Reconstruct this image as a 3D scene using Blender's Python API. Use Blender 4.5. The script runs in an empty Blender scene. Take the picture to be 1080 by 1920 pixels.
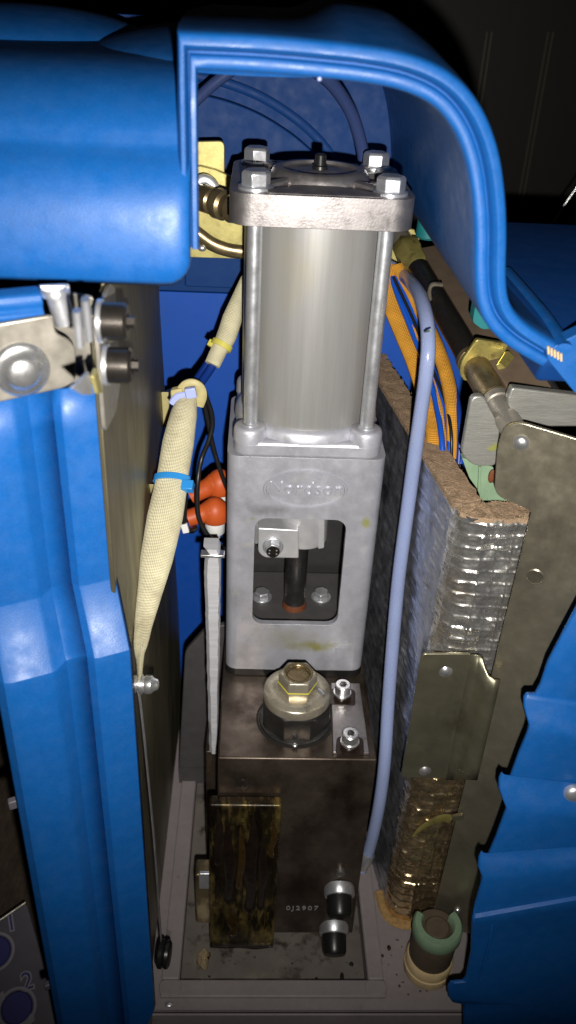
import bpy, bmesh, math, random
from mathutils import Vector, Matrix, noise
R = math.radians
V = Vector
random.seed(7)
scene = bpy.context.scene
C = scene.collection
S = 0.001                     # everything below is written in millimetres

# ------------------------------------------------------------------ camera, light, exposure
YAW, PITCH, ROLL, FPX = 0.05115, 0.55483, 0.0521, 1614.0
CAM = V((-34.5, -472.6, 253.5))
_r = V((math.cos(YAW), -math.sin(YAW), 0)); _f0 = V((math.sin(YAW), math.cos(YAW), 0)); _z = V((0, 0, 1))
FWD = math.cos(PITCH)*_f0 - math.sin(PITCH)*_z
_u = math.cos(PITCH)*_z + math.sin(PITCH)*_f0
RGT = math.cos(ROLL)*_r + math.sin(ROLL)*_u
UPV = -math.sin(ROLL)*_r + math.cos(ROLL)*_u
cd = bpy.data.cameras.new('camera'); cam = bpy.data.objects.new('camera', cd); C.objects.link(cam)
M = Matrix((RGT, UPV, -FWD)).transposed().to_4x4(); M.translation = CAM*S
cam.matrix_world = M
cd.sensor_fit = 'VERTICAL'; cd.sensor_height = 36; cd.sensor_width = 36
cd.lens = 36*FPX/1920
cd.clip_start = 0.005; cd.clip_end = 20
cd.dof.use_dof = True; cd.dof.focus_distance = 0.53; cd.dof.aperture_fstop = cd.lens/3.0
scene.camera = cam

w = bpy.data.worlds.new('World'); scene.world = w; w.use_nodes = True
w.node_tree.nodes['Background'].inputs[0].default_value = (0.50, 0.42, 0.40, 1)
w.node_tree.nodes['Background'].inputs[1].default_value = 0.004
ld = bpy.data.lights.new('flash', 'SPOT'); lamp = bpy.data.objects.new('flash', ld); C.objects.link(lamp)
ld.energy = 18.5; ld.color = (1.0, 0.965, 0.91); ld.shadow_soft_size = 0.0035
ld.spot_size = R(92); ld.spot_blend = 1.0
lp = CAM + UPV*(-34) + RGT*12 + FWD*4
aim = V((-4, -30, 36))
lamp.location = lp*S
lamp.rotation_euler = (aim-lp).to_track_quat('-Z', 'Y').to_euler()
scene.view_settings.view_transform = 'Standard'; scene.view_settings.look = 'None'
scene.view_settings.exposure = 0; scene.view_settings.gamma = 1
scene.render.engine = 'CYCLES'
scene.cycles.use_denoising = True
scene.cycles.max_bounces = 8
scene.cycles.caustics_reflective = False; scene.cycles.caustics_refractive = False

def at(px, py, x=None, y=None, z=None):
    """setting-out: where the sight line through a photo pixel meets a real plane (mm)"""
    d = (px-540)/FPX*RGT - (py-960)/FPX*UPV + FWD
    if x is not None: t = (x-CAM.x)/d.x
    elif y is not None: t = (y-CAM.y)/d.y
    else: t = (z-CAM.z)/d.z
    return CAM + t*d
def atp(px, py, p0, n):
    d = (px-540)/FPX*RGT - (py-960)/FPX*UPV + FWD
    return CAM + d*((V(p0)-CAM).dot(n)/d.dot(n))

# ------------------------------------------------------------------ materials
MATS = {}
def mat(name, col, metallic=0.0, rough=0.5, var=None, bump=None, stains=(), rvar=0.0, spec=0.5, trans=0.0, ior=1.45,
        stretch=(1, 1, 1), weave=None, sss=0.0, coat=0.0, alpha=1.0, spots=()):
    m = bpy.data.materials.new(name); m.use_nodes = True
    nt = m.node_tree; N = nt.nodes; L = nt.links
    p = N['Principled BSDF']
    p.inputs['Metallic'].default_value = metallic
    p.inputs['Roughness'].default_value = rough
    p.inputs['Specular IOR Level'].default_value = spec
    p.inputs['IOR'].default_value = ior
    p.inputs['Transmission Weight'].default_value = trans
    p.inputs['Coat Weight'].default_value = coat
    p.inputs['Coat Roughness'].default_value = 0.25
    if sss:
        p.inputs['Subsurface Weight'].default_value = sss
        p.inputs['Subsurface Radius'].default_value = (0.004, 0.004, 0.006)
        p.inputs['Subsurface Scale'].default_value = 1.0
    tc = N.new('ShaderNodeTexCoord')
    def nz(size, detail=4, st=(1, 1, 1), rough_=0.55, off=0.0):
        mp = N.new('ShaderNodeMapping'); L.new(tc.outputs['Object'], mp.inputs['Vector'])
        mp.inputs['Scale'].default_value = tuple(1000.0/size/s for s in st)
        mp.inputs['Location'].default_value = (off, off*1.7, off*.6)
        n = N.new('ShaderNodeTexNoise'); n.inputs['Scale'].default_value = 1.0
        n.inputs['Detail'].default_value = detail; n.inputs['Roughness'].default_value = rough_
        L.new(mp.outputs[0], n.inputs['Vector']); return n.outputs['Fac']
    base = None
    rgb = N.new('ShaderNodeRGB'); rgb.outputs[0].default_value = (*col, 1); base = rgb.outputs[0]
    if var:
        for size, amt in var:
            f = nz(size, 5, stretch)
            mr = N.new('ShaderNodeMapRange'); mr.inputs[1].default_value = .25; mr.inputs[2].default_value = .75
            mr.inputs[3].default_value = 1-amt; mr.inputs[4].default_value = 1+amt
            L.new(f, mr.inputs[0])
            mx = N.new('ShaderNodeVectorMath'); mx.operation = 'SCALE'
            L.new(base, mx.inputs[0]); L.new(mr.outputs[0], mx.inputs['Scale']); base = mx.outputs[0]
    for i, (scol, size, lo, hi, amt, st) in enumerate(stains):
        f = nz(size, 6, st, .6, off=3.1+i*5.3)
        mr = N.new('ShaderNodeMapRange'); mr.inputs[1].default_value = lo; mr.inputs[2].default_value = hi
        mr.inputs[3].default_value = 0; mr.inputs[4].default_value = amt; L.new(f, mr.inputs[0])
        mx = N.new('ShaderNodeMix'); mx.data_type = 'RGBA'
        L.new(mr.outputs[0], mx.inputs[0]); L.new(base, mx.inputs[6]); mx.inputs[7].default_value = (*scol, 1)
        base = mx.outputs[2]
    for scol, c_, rad, amt in spots:                  # smears at a fixed place on the thing (local mm)
        mp = N.new('ShaderNodeMapping'); mp.vector_type = 'POINT'; L.new(tc.outputs['Object'], mp.inputs['Vector'])
        mp.inputs['Scale'].default_value = tuple(1000.0/r_ for r_ in rad)
        mp.inputs['Location'].default_value = tuple(-a_/r_ for a_, r_ in zip(c_, rad))
        ln = N.new('ShaderNodeVectorMath'); ln.operation = 'LENGTH'; L.new(mp.outputs[0], ln.inputs[0])
        ad = N.new('ShaderNodeMath'); ad.operation = 'MULTIPLY_ADD'; ad.inputs[1].default_value = 1.6
        L.new(nz(9, 5, (1, 1, 1), .6, off=c_[0]), ad.inputs[0]); L.new(ln.outputs['Value'], ad.inputs[2])
        mr = N.new('ShaderNodeMapRange'); mr.inputs[1].default_value = 1.75; mr.inputs[2].default_value = 1.05
        mr.inputs[3].default_value = 0; mr.inputs[4].default_value = amt; L.new(ad.outputs[0], mr.inputs[0])
        mx = N.new('ShaderNodeMix'); mx.data_type = 'RGBA'
        L.new(mr.outputs[0], mx.inputs[0]); L.new(base, mx.inputs[6]); mx.inputs[7].default_value = (*scol, 1); base = mx.outputs[2]
    hgt = None
    if weave:                                     # woven braid from the sweep's own uv (mm)
        uv = N.new('ShaderNodeUVMap')
        sx = N.new('ShaderNodeSeparateXYZ'); L.new(uv.outputs[0], sx.inputs[0])
        def sn(a, b):
            k1 = N.new('ShaderNodeMath'); k1.operation = 'MULTIPLY'; k1.inputs[1].default_value = a; L.new(sx.outputs[0], k1.inputs[0])
            k2 = N.new('ShaderNodeMath'); k2.operation = 'MULTIPLY_ADD'; k2.inputs[1].default_value = b
            L.new(sx.outputs[1], k2.inputs[0]); L.new(k1.outputs[0], k2.inputs[2])
            s = N.new('ShaderNodeMath'); s.operation = 'SINE'; L.new(k2.outputs[0], s.inputs[0]); return s.outputs[0]
        k = 2*math.pi/weave
        mm = N.new('ShaderNodeMath'); mm.operation = 'MULTIPLY'; L.new(sn(k, k), mm.inputs[0]); L.new(sn(k, -k), mm.inputs[1])
        ad = N.new('ShaderNodeMapRange'); ad.inputs[1].default_value = -1; ad.inputs[2].default_value = 1
        ad.inputs[3].default_value = .66; ad.inputs[4].default_value = 1.08; L.new(mm.outputs[0], ad.inputs[0])
        mx = N.new('ShaderNodeVectorMath'); mx.operation = 'SCALE'
        L.new(base, mx.inputs[0]); L.new(ad.outputs[0], mx.inputs['Scale']); base = mx.outputs[0]
        hgt = mm.outputs[0]
    L.new(base, p.inputs['Base Color'])
    if rvar:
        f = nz(9, 4, stretch, off=9.0)
        mr = N.new('ShaderNodeMapRange'); mr.inputs[1].default_value = .3; mr.inputs[2].default_value = .7
        mr.inputs[3].default_value = max(.03, rough-rvar); mr.inputs[4].default_value = min(1, rough+rvar)
        L.new(f, mr.inputs[0]); L.new(mr.outputs[0], p.inputs['Roughness'])
    if bump or hgt:
        bp = N.new('ShaderNodeBump')
        if hgt:
            bp.inputs['Distance'].default_value = .0004; bp.inputs['Strength'].default_value = .8; L.new(hgt, bp.inputs['Height'])
        else:
            size, dist = bump
            bp.inputs['Distance'].default_value = dist*S; bp.inputs['Strength'].default_value = 1.0
            L.new(nz(size, 4, stretch), bp.inputs['Height'])
        L.new(bp.outputs[0], p.inputs['Normal'])
    if alpha < 1: p.inputs['Alpha'].default_value = alpha
    MATS[name] = m
    return m

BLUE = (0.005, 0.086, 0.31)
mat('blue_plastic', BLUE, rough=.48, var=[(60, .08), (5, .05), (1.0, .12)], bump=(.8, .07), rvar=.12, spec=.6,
    stains=[((.02, .10, .28), 40, .60, .80, .25, (1, 1, 2)), ((.14, .24, .42), 2.2, .735, .765, .55, (9, 9, .7)), ((.12, .20, .34), 1.6, .745, .76, .6, (1, 1, 1)), ((.006, .03, .09), 5, .70, .78, .4, (1, 1, 2.5)), ((.20, .26, .36), 1.1, .72, .75, .5, (1, 1, 1))])
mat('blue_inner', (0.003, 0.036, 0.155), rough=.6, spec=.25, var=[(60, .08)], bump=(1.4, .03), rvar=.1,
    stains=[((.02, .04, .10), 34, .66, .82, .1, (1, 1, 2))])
mat('blue_sheet', (0.003, 0.070, 0.40), rough=.6, var=[(70, .10)], bump=(.8, .015), rvar=.1,
    stains=[((.03, .07, .2), 30, .6, .8, .4, (1, 1, 3))])
mat('teal_rubber', (0.01, 0.15, 0.16), rough=.55, var=[(8, .15)])
mat('clamp_alu', (0.60, 0.60, 0.62), metallic=.5, rough=.38, var=[(8, .1)], bump=(1.1, .04), rvar=.1)
mat('cast_alu', (0.50, 0.505, 0.555), metallic=.50, rough=.42, var=[(34, .12), (1.2, .05)], bump=(1.0, .045), rvar=.12,
    stains=[((.36, .34, .07), 30, .66, .74, .7, (1.6, 1, .7)), ((.22, .21, .215), 30, .54, .74, .5, (1, 1, 1.4)), ((.05, .045, .04), 2.6, .735, .77, .8, (1, 1, 1)), ((.62, .60, .56), 13, .60, .72, .5, (1.3, 1, .8))],
    spots=[((.34, .32, .05), (12, -45, 30), (17, 20, 7), .85), ((.38, .36, .24), (-6, -45, 36), (30, 20, 12), .45), ((.42, .42, .09), (41, -45, 135), (4.5, 12, 6), .8), ((.24, .23, .20), (-34, -45, 20), (14, 20, 20), .35), ((.16, .155, .16), (-22, -45, 143), (18, 20, 5), .5)])
mat('cast_cap', (0.34, 0.315, 0.31), metallic=.85, rough=.42, var=[(14, .14), (2.5, .08)], bump=(1.5, .08), rvar=.10,
    stains=[((.10, .09, .08), 9, .60, .75, .6, (1, 1, 1))])
mat('brushed_alu', (0.385, 0.38, 0.37), metallic=.5, rough=.44, var=[(7, .05), (1.6, .05)], bump=(2.2, .014), rvar=.04, stretch=(.35, .35, 14),
    stains=[((.44, .39, .25), 40, .52, .75, .4, (1, 1, 2)), ((.08, .08, .07), 5, .735, .76, .6, (1, 1, 1))])
mat('zinc', (0.66, 0.67, 0.70), metallic=.8, rough=.36, var=[(7, .12), (1.5, .08)], bump=(1.6, .02), rvar=.08)
mat('zinc_bright', (0.80, 0.80, 0.80), metallic=.9, rough=.28, var=[(4, .12)], bump=(1.4, .03), rvar=.08)
mat('polished', (0.9, 0.89, 0.87), metallic=1, rough=.22, var=[(4, .1)], bump=(1.5, .03), rvar=.08)
mat('bracket_steel', (0.32, 0.295, 0.25), metallic=.6, rough=.40, var=[(16, .14), (3, .07)], bump=(2, .02), rvar=.12,
    stains=[((.22, .19, .14), 13, .58, .75, .5, (1, 1, 1))])
mat('dark_steel', (0.10, 0.095, 0.09), metallic=.85, rough=.34, var=[(10, .25)], bump=(1.2, .03), rvar=.12)
mat('screw_black', (0.075, 0.066, 0.058), metallic=.85, rough=.30, var=[(3, .2)], bump=(.8, .03))
mat('block_steel', (0.120, 0.094, 0.074), metallic=.75, rough=.40, var=[(22, .22), (4, .12)], bump=(1.6, .03), rvar=.10,
    stains=[((.030, .018, .012), 34, .42, .66, .85, (1, 1, 1.6)), ((.17, .12, .06), 12, .66, .78, .4, (1, 1, 1.8))])
mat('burnt', (0.018, 0.010, 0.007), rough=.35, var=[(5, .4)], bump=(2, .12))
mat('stained_brass', (0.27, 0.195, 0.06), metallic=.55, rough=.34, var=[(6, .25)], bump=(2.2, .07), rvar=.14,
    stains=[((.006, .005, .004), 40, .36, .54, .93, (.6, 1, 1.6)), ((.008, .006, .004), 11, .46, .56, .92, (.6, 1, 3.2)), ((.02, .012, .006), 3, .52, .62, .7, (.6, 1, 2))])
mat('brass', (0.52, 0.465, 0.36), metallic=.72, rough=.30, var=[(8, .15)], bump=(1.1, .03), rvar=.10,
    stains=[((.12, .085, .04), 8, .58, .72, .6, (1, 1, 1))])
mat('brass_yellow', (0.52, 0.44, 0.14), metallic=.75, rough=.33, var=[(9, .2)], bump=(1.5, .04), rvar=.12,
    stains=[((.14, .09, .03), 7, .56, .70, .7, (1, 1, 1))])
mat('brass_dark', (0.26, 0.20, 0.11), metallic=.8, rough=.33, var=[(6, .3)], bump=(1.5, .04), rvar=.12)
mat('zinc_yellow', (0.46, 0.40, 0.15), metallic=.55, rough=.44, var=[(16, .16), (3, .1)], bump=(2.2, .05), rvar=.1,
    stains=[((.18, .13, .05), 13, .60, .74, .6, (1, 1, 1))])
mat('duct', (0.165, 0.145, 0.09), metallic=.75, rough=.46, var=[(22, .16), (2.5, .08)], bump=(2.2, .03), rvar=.08,
    stretch=(1, 1, 5), stains=[((.05, .042, .028), 30, .52, .72, .6, (1, 1, 3))])
mat('stainless', (0.36, 0.325, 0.24), metallic=.82, rough=.33, var=[(40, .16), (3, .05)], bump=(2.5, .02), rvar=.08,
    stains=[((.10, .09, .10), 45, .55, .75, .6, (1, 1, 1.6)), ((.33, .31, .20), 7, .70, .74, .5, (2.5, 1, .5))])
mat('stainless_gold', (0.27, 0.255, 0.175), metallic=.82, rough=.33, var=[(30, .18)], bump=(2.5, .02), rvar=.08,
    stains=[((.10, .08, .06), 28, .55, .72, .6, (1, 1, 1.6))])
mat('plate_alu', (0.38, 0.375, 0.345), metallic=.65, rough=.40, var=[(5, .14), (1.4, .12)], bump=(1.0, .12), stretch=(5, 5, .5),
    stains=[((.50, .52, .04), 11, .62, .70, .8, (1.6, 1, 1))])
mat('sawn_alu', (0.66, 0.66, 0.69), metallic=.35, rough=.5, var=[(6, .14)], bump=(1.2, .15), stretch=(4, 1, .35),
    stains=[((.06, .06, .06), 4.5, .68, .71, .9, (1.6, 1, .5))])
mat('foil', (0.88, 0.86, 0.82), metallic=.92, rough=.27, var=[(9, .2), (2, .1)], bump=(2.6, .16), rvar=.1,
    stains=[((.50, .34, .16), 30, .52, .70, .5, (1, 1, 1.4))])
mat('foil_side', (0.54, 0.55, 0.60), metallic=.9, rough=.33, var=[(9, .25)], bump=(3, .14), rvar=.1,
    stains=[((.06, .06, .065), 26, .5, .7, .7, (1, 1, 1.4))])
mat('foil_gold', (0.78, 0.60, 0.36), metallic=.95, rough=.27, var=[(8, .25), (2, .15)], bump=(2.2, .2), rvar=.1,
    stains=[((.20, .11, .04), 14, .56, .72, .6, (1, 1, 1.2)), ((.75, .72, .66), 10, .62, .72, .7, (1, 1, 1))])
mat('fibre', (0.34, 0.235, 0.15), rough=.95, var=[(7, .3), (1.2, .35)], bump=(1.5, .6),
    stains=[((.62, .55, .46), 1.5, .69, .74, .9, (1, 1, 1))], spec=.2)
mat('fibre_edge', (0.40, 0.24, 0.09), rough=.9, var=[(3, .35)], bump=(1.5, .5))
mat('braid_cream', (0.84, 0.77, 0.51), rough=.8, var=[(14, .14), (4, .08)], weave=2.0,
    stains=[((.20, .14, .08), 5, .735, .76, .9, (1, 1, 1)), ((.46, .38, .22), 26, .56, .74, .6, (1, 1, 1))])
mat('braid_orange', (0.72, 0.33, 0.03), rough=.7, var=[(9, .18)], weave=2.2)
mat('wire_blue', (0.006, 0.07, 0.42), rough=.35)
mat('wire_navy', (0.005, 0.03, 0.20), rough=.4)
mat('wire_black', (0.012, 0.012, 0.013), rough=.36)
mat('tie_blue', (0.03, 0.26, 0.66), rough=.3, sss=.1)
mat('tie_yellow', (0.58, 0.52, 0.10), rough=.45)
mat('tie_cream', (0.50, 0.43, 0.20), rough=.5, var=[(4, .1)])
mat('tie_lilac', (0.42, 0.48, 0.82), rough=.3)
mat('orange_rubber', (0.50, 0.085, 0.016), rough=.48, var=[(6, .12)], bump=(1, .03))
mat('ceramic', (0.80, 0.80, 0.79), rough=.4, var=[(5, .05)])
mat('tube_milky', (0.44, 0.53, 0.86), rough=.18, sss=.3, spec=.7, trans=.42, var=[(40, .08)])
mat('tube_grey', (0.035, 0.055, 0.15), rough=.32, sss=.2, spec=.5)
mat('painted_base', (0.27, 0.235, 0.235), rough=.55, var=[(30, .10), (4, .06)], bump=(1.4, .03), rvar=.1,
    stains=[((.06, .045, .035), 18, .62, .74, .6, (1, 1, 1)), ((.02, .015, .012), 4, .735, .755, .9, (1, 1, 1))])
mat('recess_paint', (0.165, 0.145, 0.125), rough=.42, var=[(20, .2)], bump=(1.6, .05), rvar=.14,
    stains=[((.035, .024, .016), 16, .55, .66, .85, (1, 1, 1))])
mat('black_plate', (0.05, 0.048, 0.047), metallic=.4, rough=.45, var=[(12, .2)])
mat('glue', (0.035, 0.020, 0.006), rough=.16, var=[(5, .4)], bump=(3, .1), spec=.6, coat=.4)
mat('glue_black', (0.012, 0.008, 0.006), rough=.2, var=[(5, .4)], bump=(3, .15), spec=.6)
mat('felt_hair', (0.55, 0.42, 0.28), rough=.9)
mat('grey_plate', (0.105, 0.10, 0.10), metallic=.4, rough=.5, var=[(12, .15)], bump=(1.4, .03),
    stains=[((.02, .02, .02), 4, .70, .73, .9, (1, 1, 1))])
mat('green_rubber', (0.18, 0.27, 0.17), rough=.6, var=[(10, .14)], bump=(1.2, .04),
    stains=[((.30, .36, .16), 8, .6, .75, .4, (1, 1, 1))])
mat('cream_washer', (0.66, 0.50, 0.27), rough=.5, var=[(7, .14)], stains=[((.40, .24, .09), 7, .58, .74, .5, (1, 1, 1))])
mat('brown_rubber', (0.085, 0.062, 0.042), rough=.6, var=[(6, .2)])
mat('brown_channel', (0.115, 0.082, 0.055), rough=.6, var=[(12, .18)], bump=(1.4, .04))
mat('rust', (0.13, 0.036, 0.010), rough=.7, var=[(3, .4)], bump=(1.2, .1))
mat('yellow_paint', (0.62, 0.56, 0.02), rough=.5)
mat('dark_hole', (0.012, 0.011, 0.010), rough=.7)
mat('engraved', (0.42, 0.41, 0.40), rough=.5, metallic=.4)
mat('dark_wall', (0.007, 0.0055, 0.003), rough=.6, var=[(120, .3), (8, .15)], stretch=(1, 1, 8))
mat('wall_trim', (0.16, 0.14, 0.10), rough=.4, metallic=.5)
mat('floor_carpet', (0.062, 0.045, 0.030), rough=.95, var=[(9, .5), (2, .3)], bump=(3, 1.0), stretch=(1, 3, 1))
mat('panel_grey', (0.10, 0.093, 0.11), rough=.5, var=[(14, .12)])
mat('print_white', (0.26, 0.25, 0.28), rough=.6)
mat('print_blue', (0.03, 0.03, 0.16), rough=.6)
mat('knob_plastic', (0.012, 0.012, 0.012), rough=.32)

# ------------------------------------------------------------------ mesh helpers (mm)
def B(): return bmesh.new()
def box(b, x0, x1, y0, y1, z0, z1):
    v = [b.verts.new((x, y, z)) for z in (z0, z1) for x, y in ((x0, y0), (x1, y0), (x1, y1), (x0, y1))]
    for f in ((3, 2, 1, 0), (4, 5, 6, 7), (0, 1, 5, 4), (1, 2, 6, 5), (2, 3, 7, 6), (3, 0, 4, 7)):
        b.faces.new([v[i] for i in f])
def obox(b, c, a, d, e):
    c, a, d, e = V(c), V(a), V(d), V(e)
    v = [b.verts.new(c+i*a+j*d+k*e) for k in (-1, 1) for i, j in ((-1, -1), (1, -1), (1, 1), (-1, 1))]
    for f in ((3, 2, 1, 0), (4, 5, 6, 7), (0, 1, 5, 4), (1, 2, 6, 5), (2, 3, 7, 6), (3, 0, 4, 7)):
        b.faces.new([v[i] for i in f])
def frame(d):
    d = V(d).normalized()
    a = V((0, 0, 1)) if abs(d.z) < .9 else V((1, 0, 0))
    s = d.cross(a).normalized(); return s, s.cross(d).normalized(), d
def lathe(b, o, axis, prof, seg=32, close0=True, close1=True, rot=0.0):
    """prof: (distance along axis, radius)"""
    s, t, d = frame(axis); o = V(o); rings = []
    for h, r in prof:
        rings.append([b.verts.new(o+d*h+r*(math.cos(2*math.pi*i/seg+rot)*s+math.sin(2*math.pi*i/seg+rot)*t)) for i in range(seg)])
    for k in range(len(rings)-1):
        for i in range(seg):
            j = (i+1) % seg; b.faces.new((rings[k][i], rings[k][j], rings[k+1][j], rings[k+1][i]))
    if close0: b.faces.new(rings[0][::-1])
    if close1: b.faces.new(rings[-1])
def cyl(b, p0, p1, r, seg=24, r1=None, rot=0.0):
    p0, p1 = V(p0), V(p1); d = p1-p0
    lathe(b, p0, d, [(0, r), (d.length, r if r1 is None else r1)], seg, rot=rot)
def ball(b, c, r, sx=1, sy=1, sz=1, seg=20):
    m = Matrix.Translation(V(c)) @ Matrix.Diagonal((r*sx, r*sy, r*sz, 1))
    bmesh.ops.create_uvsphere(b, u_segments=seg, v_segments=seg//2, radius=1, matrix=m)
def crom(pts, n=6):
    pts = [V(p) for p in pts]; out = []
    for i in range(len(pts)-1):
        p0 = pts[max(i-1, 0)]; p1 = pts[i]; p2 = pts[i+1]; p3 = pts[min(i+2, len(pts)-1)]
        for k in range(n):
            t = k/n
            out.append(.5*((2*p1)+(p2-p0)*t+(2*p0-5*p1+4*p2-p3)*t*t+(3*p1-p0-3*p2+p3)*t**3))
    out.append(pts[-1]); return out
def sweep(b, pts, rw, rh=None, seg=12, n=6, side=None, cap=True):
    """smooth tube; rw/rh half widths (number or list per control point); side fixes the wide axis"""
    k = len(pts)
    def lst(v): return [v]*k if not isinstance(v, (list, tuple)) else list(v)
    rw = lst(rw); rh = lst(rh) if rh is not None else rw
    P = crom(pts, n)
    def at_(l, i):
        f = i/n; a = min(int(f), k-1); c = min(a+1, k-1); return l[a]+(l[c]-l[a])*(f-a)
    sides = None
    if side is not None:
        sides = [V(s) for s in side] if isinstance(side, list) else [V(side)]*k
    uvl = b.loops.layers.uv.verify(); rings = []; length = 0; prev = None; lens = []
    for i, p in enumerate(P):
        d = (P[min(i+1, len(P)-1)]-P[max(i-1, 0)]).normalized()
        if sides:
            f = i/n; a = min(int(f), k-1); c = min(a+1, k-1); s = sides[a].lerp(sides[c], f-a)
            s = (s-d*s.dot(d)).normalized()
        elif prev is None: s = frame(d)[0]
        else: s = (prev-d*prev.dot(d)).normalized()
        prev = s; t = s.cross(d)
        if i: length += (p-P[i-1]).length
        lens.append(length)
        a_, h_ = at_(rw, i), at_(rh, i)
        rings.append([b.verts.new(p+math.cos(2*math.pi*q/seg)*a_*s+math.sin(2*math.pi*q/seg)*h_*t) for q in range(seg)])
    per = 2*math.pi*max(1, (max(rw)+max(rh))/2)
    for i in range(len(rings)-1):
        for q in range(seg):
            j = (q+1) % seg
            f = b.faces.new((rings[i][q], rings[i][j], rings[i+1][j], rings[i+1][q]))
            for l, (uu, vv) in zip(f.loops, ((q, i), (q+1, i), (q+1, i+1), (q, i+1))):
                l[uvl].uv = (uu/seg*per, lens[vv])
    if cap: b.faces.new(rings[0][::-1]); b.faces.new(rings[-1])
def prism(b, poly, ext):
    ext = V(ext); a = [b.verts.new(V(p)) for p in poly]; c = [b.verts.new(V(p)+ext) for p in poly]
    b.faces.new(a); b.faces.new(c[::-1]); n = len(poly)
    for i in range(n): j = (i+1) % n; b.faces.new((a[j], a[i], c[i], c[j]))
def rrect(x0, x1, y0, y1, r, seg=6):
    out = []
    for cx, cy, a0 in ((x1-r, y1-r, 0), (x0+r, y1-r, 90), (x0+r, y0+r, 180), (x1-r, y0+r, 270)):
        for i in range(seg+1):
            a = R(a0+90*i/seg); out.append((cx+r*math.cos(a), cy+r*math.sin(a)))
    return out
def rpoly(pts, r, seg=5):
    """round the corners of a 3-D planar polygon; r number or list"""
    out = []; n = len(pts)
    for i in range(n):
        p = V(pts[i]); a = (V(pts[i-1])-p); c = (V(pts[(i+1) % n])-p); rr = r[i] if isinstance(r, list) else r
        if rr <= 0: out.append(p); continue
        q = min(rr, a.length*.45, c.length*.45); p0 = p+a.normalized()*q; p1 = p+c.normalized()*q
        for k in range(seg+1):
            t = k/seg; out.append(p0*(1-t)**2+p*2*t*(1-t)+p1*t*t)
    return out

LOC = {}
def thing(name, label, cat, loc, group=None, kind=None):
    o = bpy.data.objects.new(name, None); C.objects.link(o); o.empty_display_size = .01
    o.location = V(loc)*S; LOC[o.name] = V(loc)
    o['label'] = label; o['category'] = cat
    if group: o['group'] = group
    if kind: o['kind'] = kind
    return o
def wloc(o):
    p = V((0, 0, 0))
    while o is not None: p = p+V(o.location); o = o.parent
    return p/S
def obj(name, b, m, parent=None, bevel=0.0, segs=2, sharp=38, origin=None, smooth=True, label=None):
    bmesh.ops.recalc_face_normals(b, faces=b.faces)
    o = V(origin) if origin is not None else (wloc(parent) if parent else V((0, 0, 0)))
    bmesh.ops.translate(b, verts=b.verts, vec=-o); bmesh.ops.scale(b, verts=b.verts, vec=(S, S, S))
    me = bpy.data.meshes.new(name); b.to_mesh(me); b.free()
    if smooth:
        me.shade_smooth()
        try: me.set_sharp_from_angle(angle=R(sharp))
        except Exception: pass
    me.materials.append(MATS[m])
    ob = bpy.data.objects.new(name, me); C.objects.link(ob)
    if parent:
        ob.parent = parent; ob.location = (o-wloc(parent))*S
    else: ob.location = o*S
    if bevel:
        md = ob.modifiers.new('bevel', 'BEVEL'); md.width = bevel*S; md.segments = segs; md.limit_method = 'ANGLE'
        md.angle_limit = R(32); md.harden_normals = False
    if label: ob['label'] = label
    return ob
def tag(o, label, cat, group=None, kind=None):
    if label: o['label'] = label
    if cat: o['category'] = cat
    if group: o['group'] = group
    if kind: o['kind'] = kind
    return o
def structure(o): o['kind'] = 'structure'; return o
def cut(ob, cutters):
    """boolean difference, baked into the mesh"""
    tmp = []
    old = [m for m in ob.modifiers]
    saved = [(m.width, m.segments) for m in old if m.type == 'BEVEL']
    for m in old: ob.modifiers.remove(m)
    for b in cutters:
        bmesh.ops.recalc_face_normals(b, faces=b.faces)
        bmesh.ops.translate(b, verts=b.verts, vec=-wloc(ob)); bmesh.ops.scale(b, verts=b.verts, vec=(S, S, S))
        me = bpy.data.meshes.new('tmp'); b.to_mesh(me); b.free()
        c = bpy.data.objects.new('tmp', me); C.objects.link(c); c.parent = ob; tmp.append(c)
        md = ob.modifiers.new('cut', 'BOOLEAN'); md.operation = 'DIFFERENCE'; md.solver = 'EXACT'; md.object = c
    dg = bpy.context.evaluated_depsgraph_get(); dg.update()
    new = bpy.data.meshes.new_from_object(ob.evaluated_get(dg))
    ob.modifiers.clear(); ob.data = new
    for c in tmp: bpy.data.objects.remove(c)
    new.shade_smooth(); new.set_sharp_from_angle(angle=R(38))
    for wd, sg in saved:
        md = ob.modifiers.new('bevel', 'BEVEL'); md.width = wd; md.segments = sg; md.limit_method = 'ANGLE'; md.angle_limit = R(32)
def dup(o, delta, parent):
    c = o.copy(); C.objects.link(c); c.parent = parent; c.location = V(o.location)+V(delta)*S
    for ch in [x for x in bpy.data.objects if x.parent == o]:
        g = ch.copy(); C.objects.link(g); g.parent = c
    return c
def text(name, body, size, depth, m, parent, mtx, spacing=1.0, shear=0.0, offset=0.0):
    cu = bpy.data.curves.new(name, 'FONT'); cu.body = body; cu.size = size; cu.extrude = depth; cu.align_x = 'CENTER'; cu.align_y = 'CENTER'
    cu.space_character = spacing; cu.shear = shear; cu.resolution_u = 4; cu.offset = offset
    t = bpy.data.objects.new('tmp', cu); C.objects.link(t)
    dg = bpy.context.evaluated_depsgraph_get(); dg.update()
    me = bpy.data.meshes.new_from_object(t.evaluated_get(dg)); bpy.data.objects.remove(t)
    b = B(); b.from_mesh(me); bmesh.ops.transform(b, matrix=mtx, verts=b.verts)
    return obj(name, b, m, parent, sharp=30)
def basis(o, x, y):
    x = V(x).normalized(); y = V(y); y = (y-x*y.dot(x)).normalized(); z = x.cross(y)
    m = Matrix((x, y, z)).transposed().to_4x4(); m.translation = V(o); return m
def hexhead(b, c, axis, r, h, rot=0.0):
    """hex head with a chamfered crown"""
    lathe(b, c, axis, [(0, r*1.12), (1.2, r*1.12), (1.2, r), (h-1, r), (h, r*.82)], 6, rot=rot)

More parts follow.
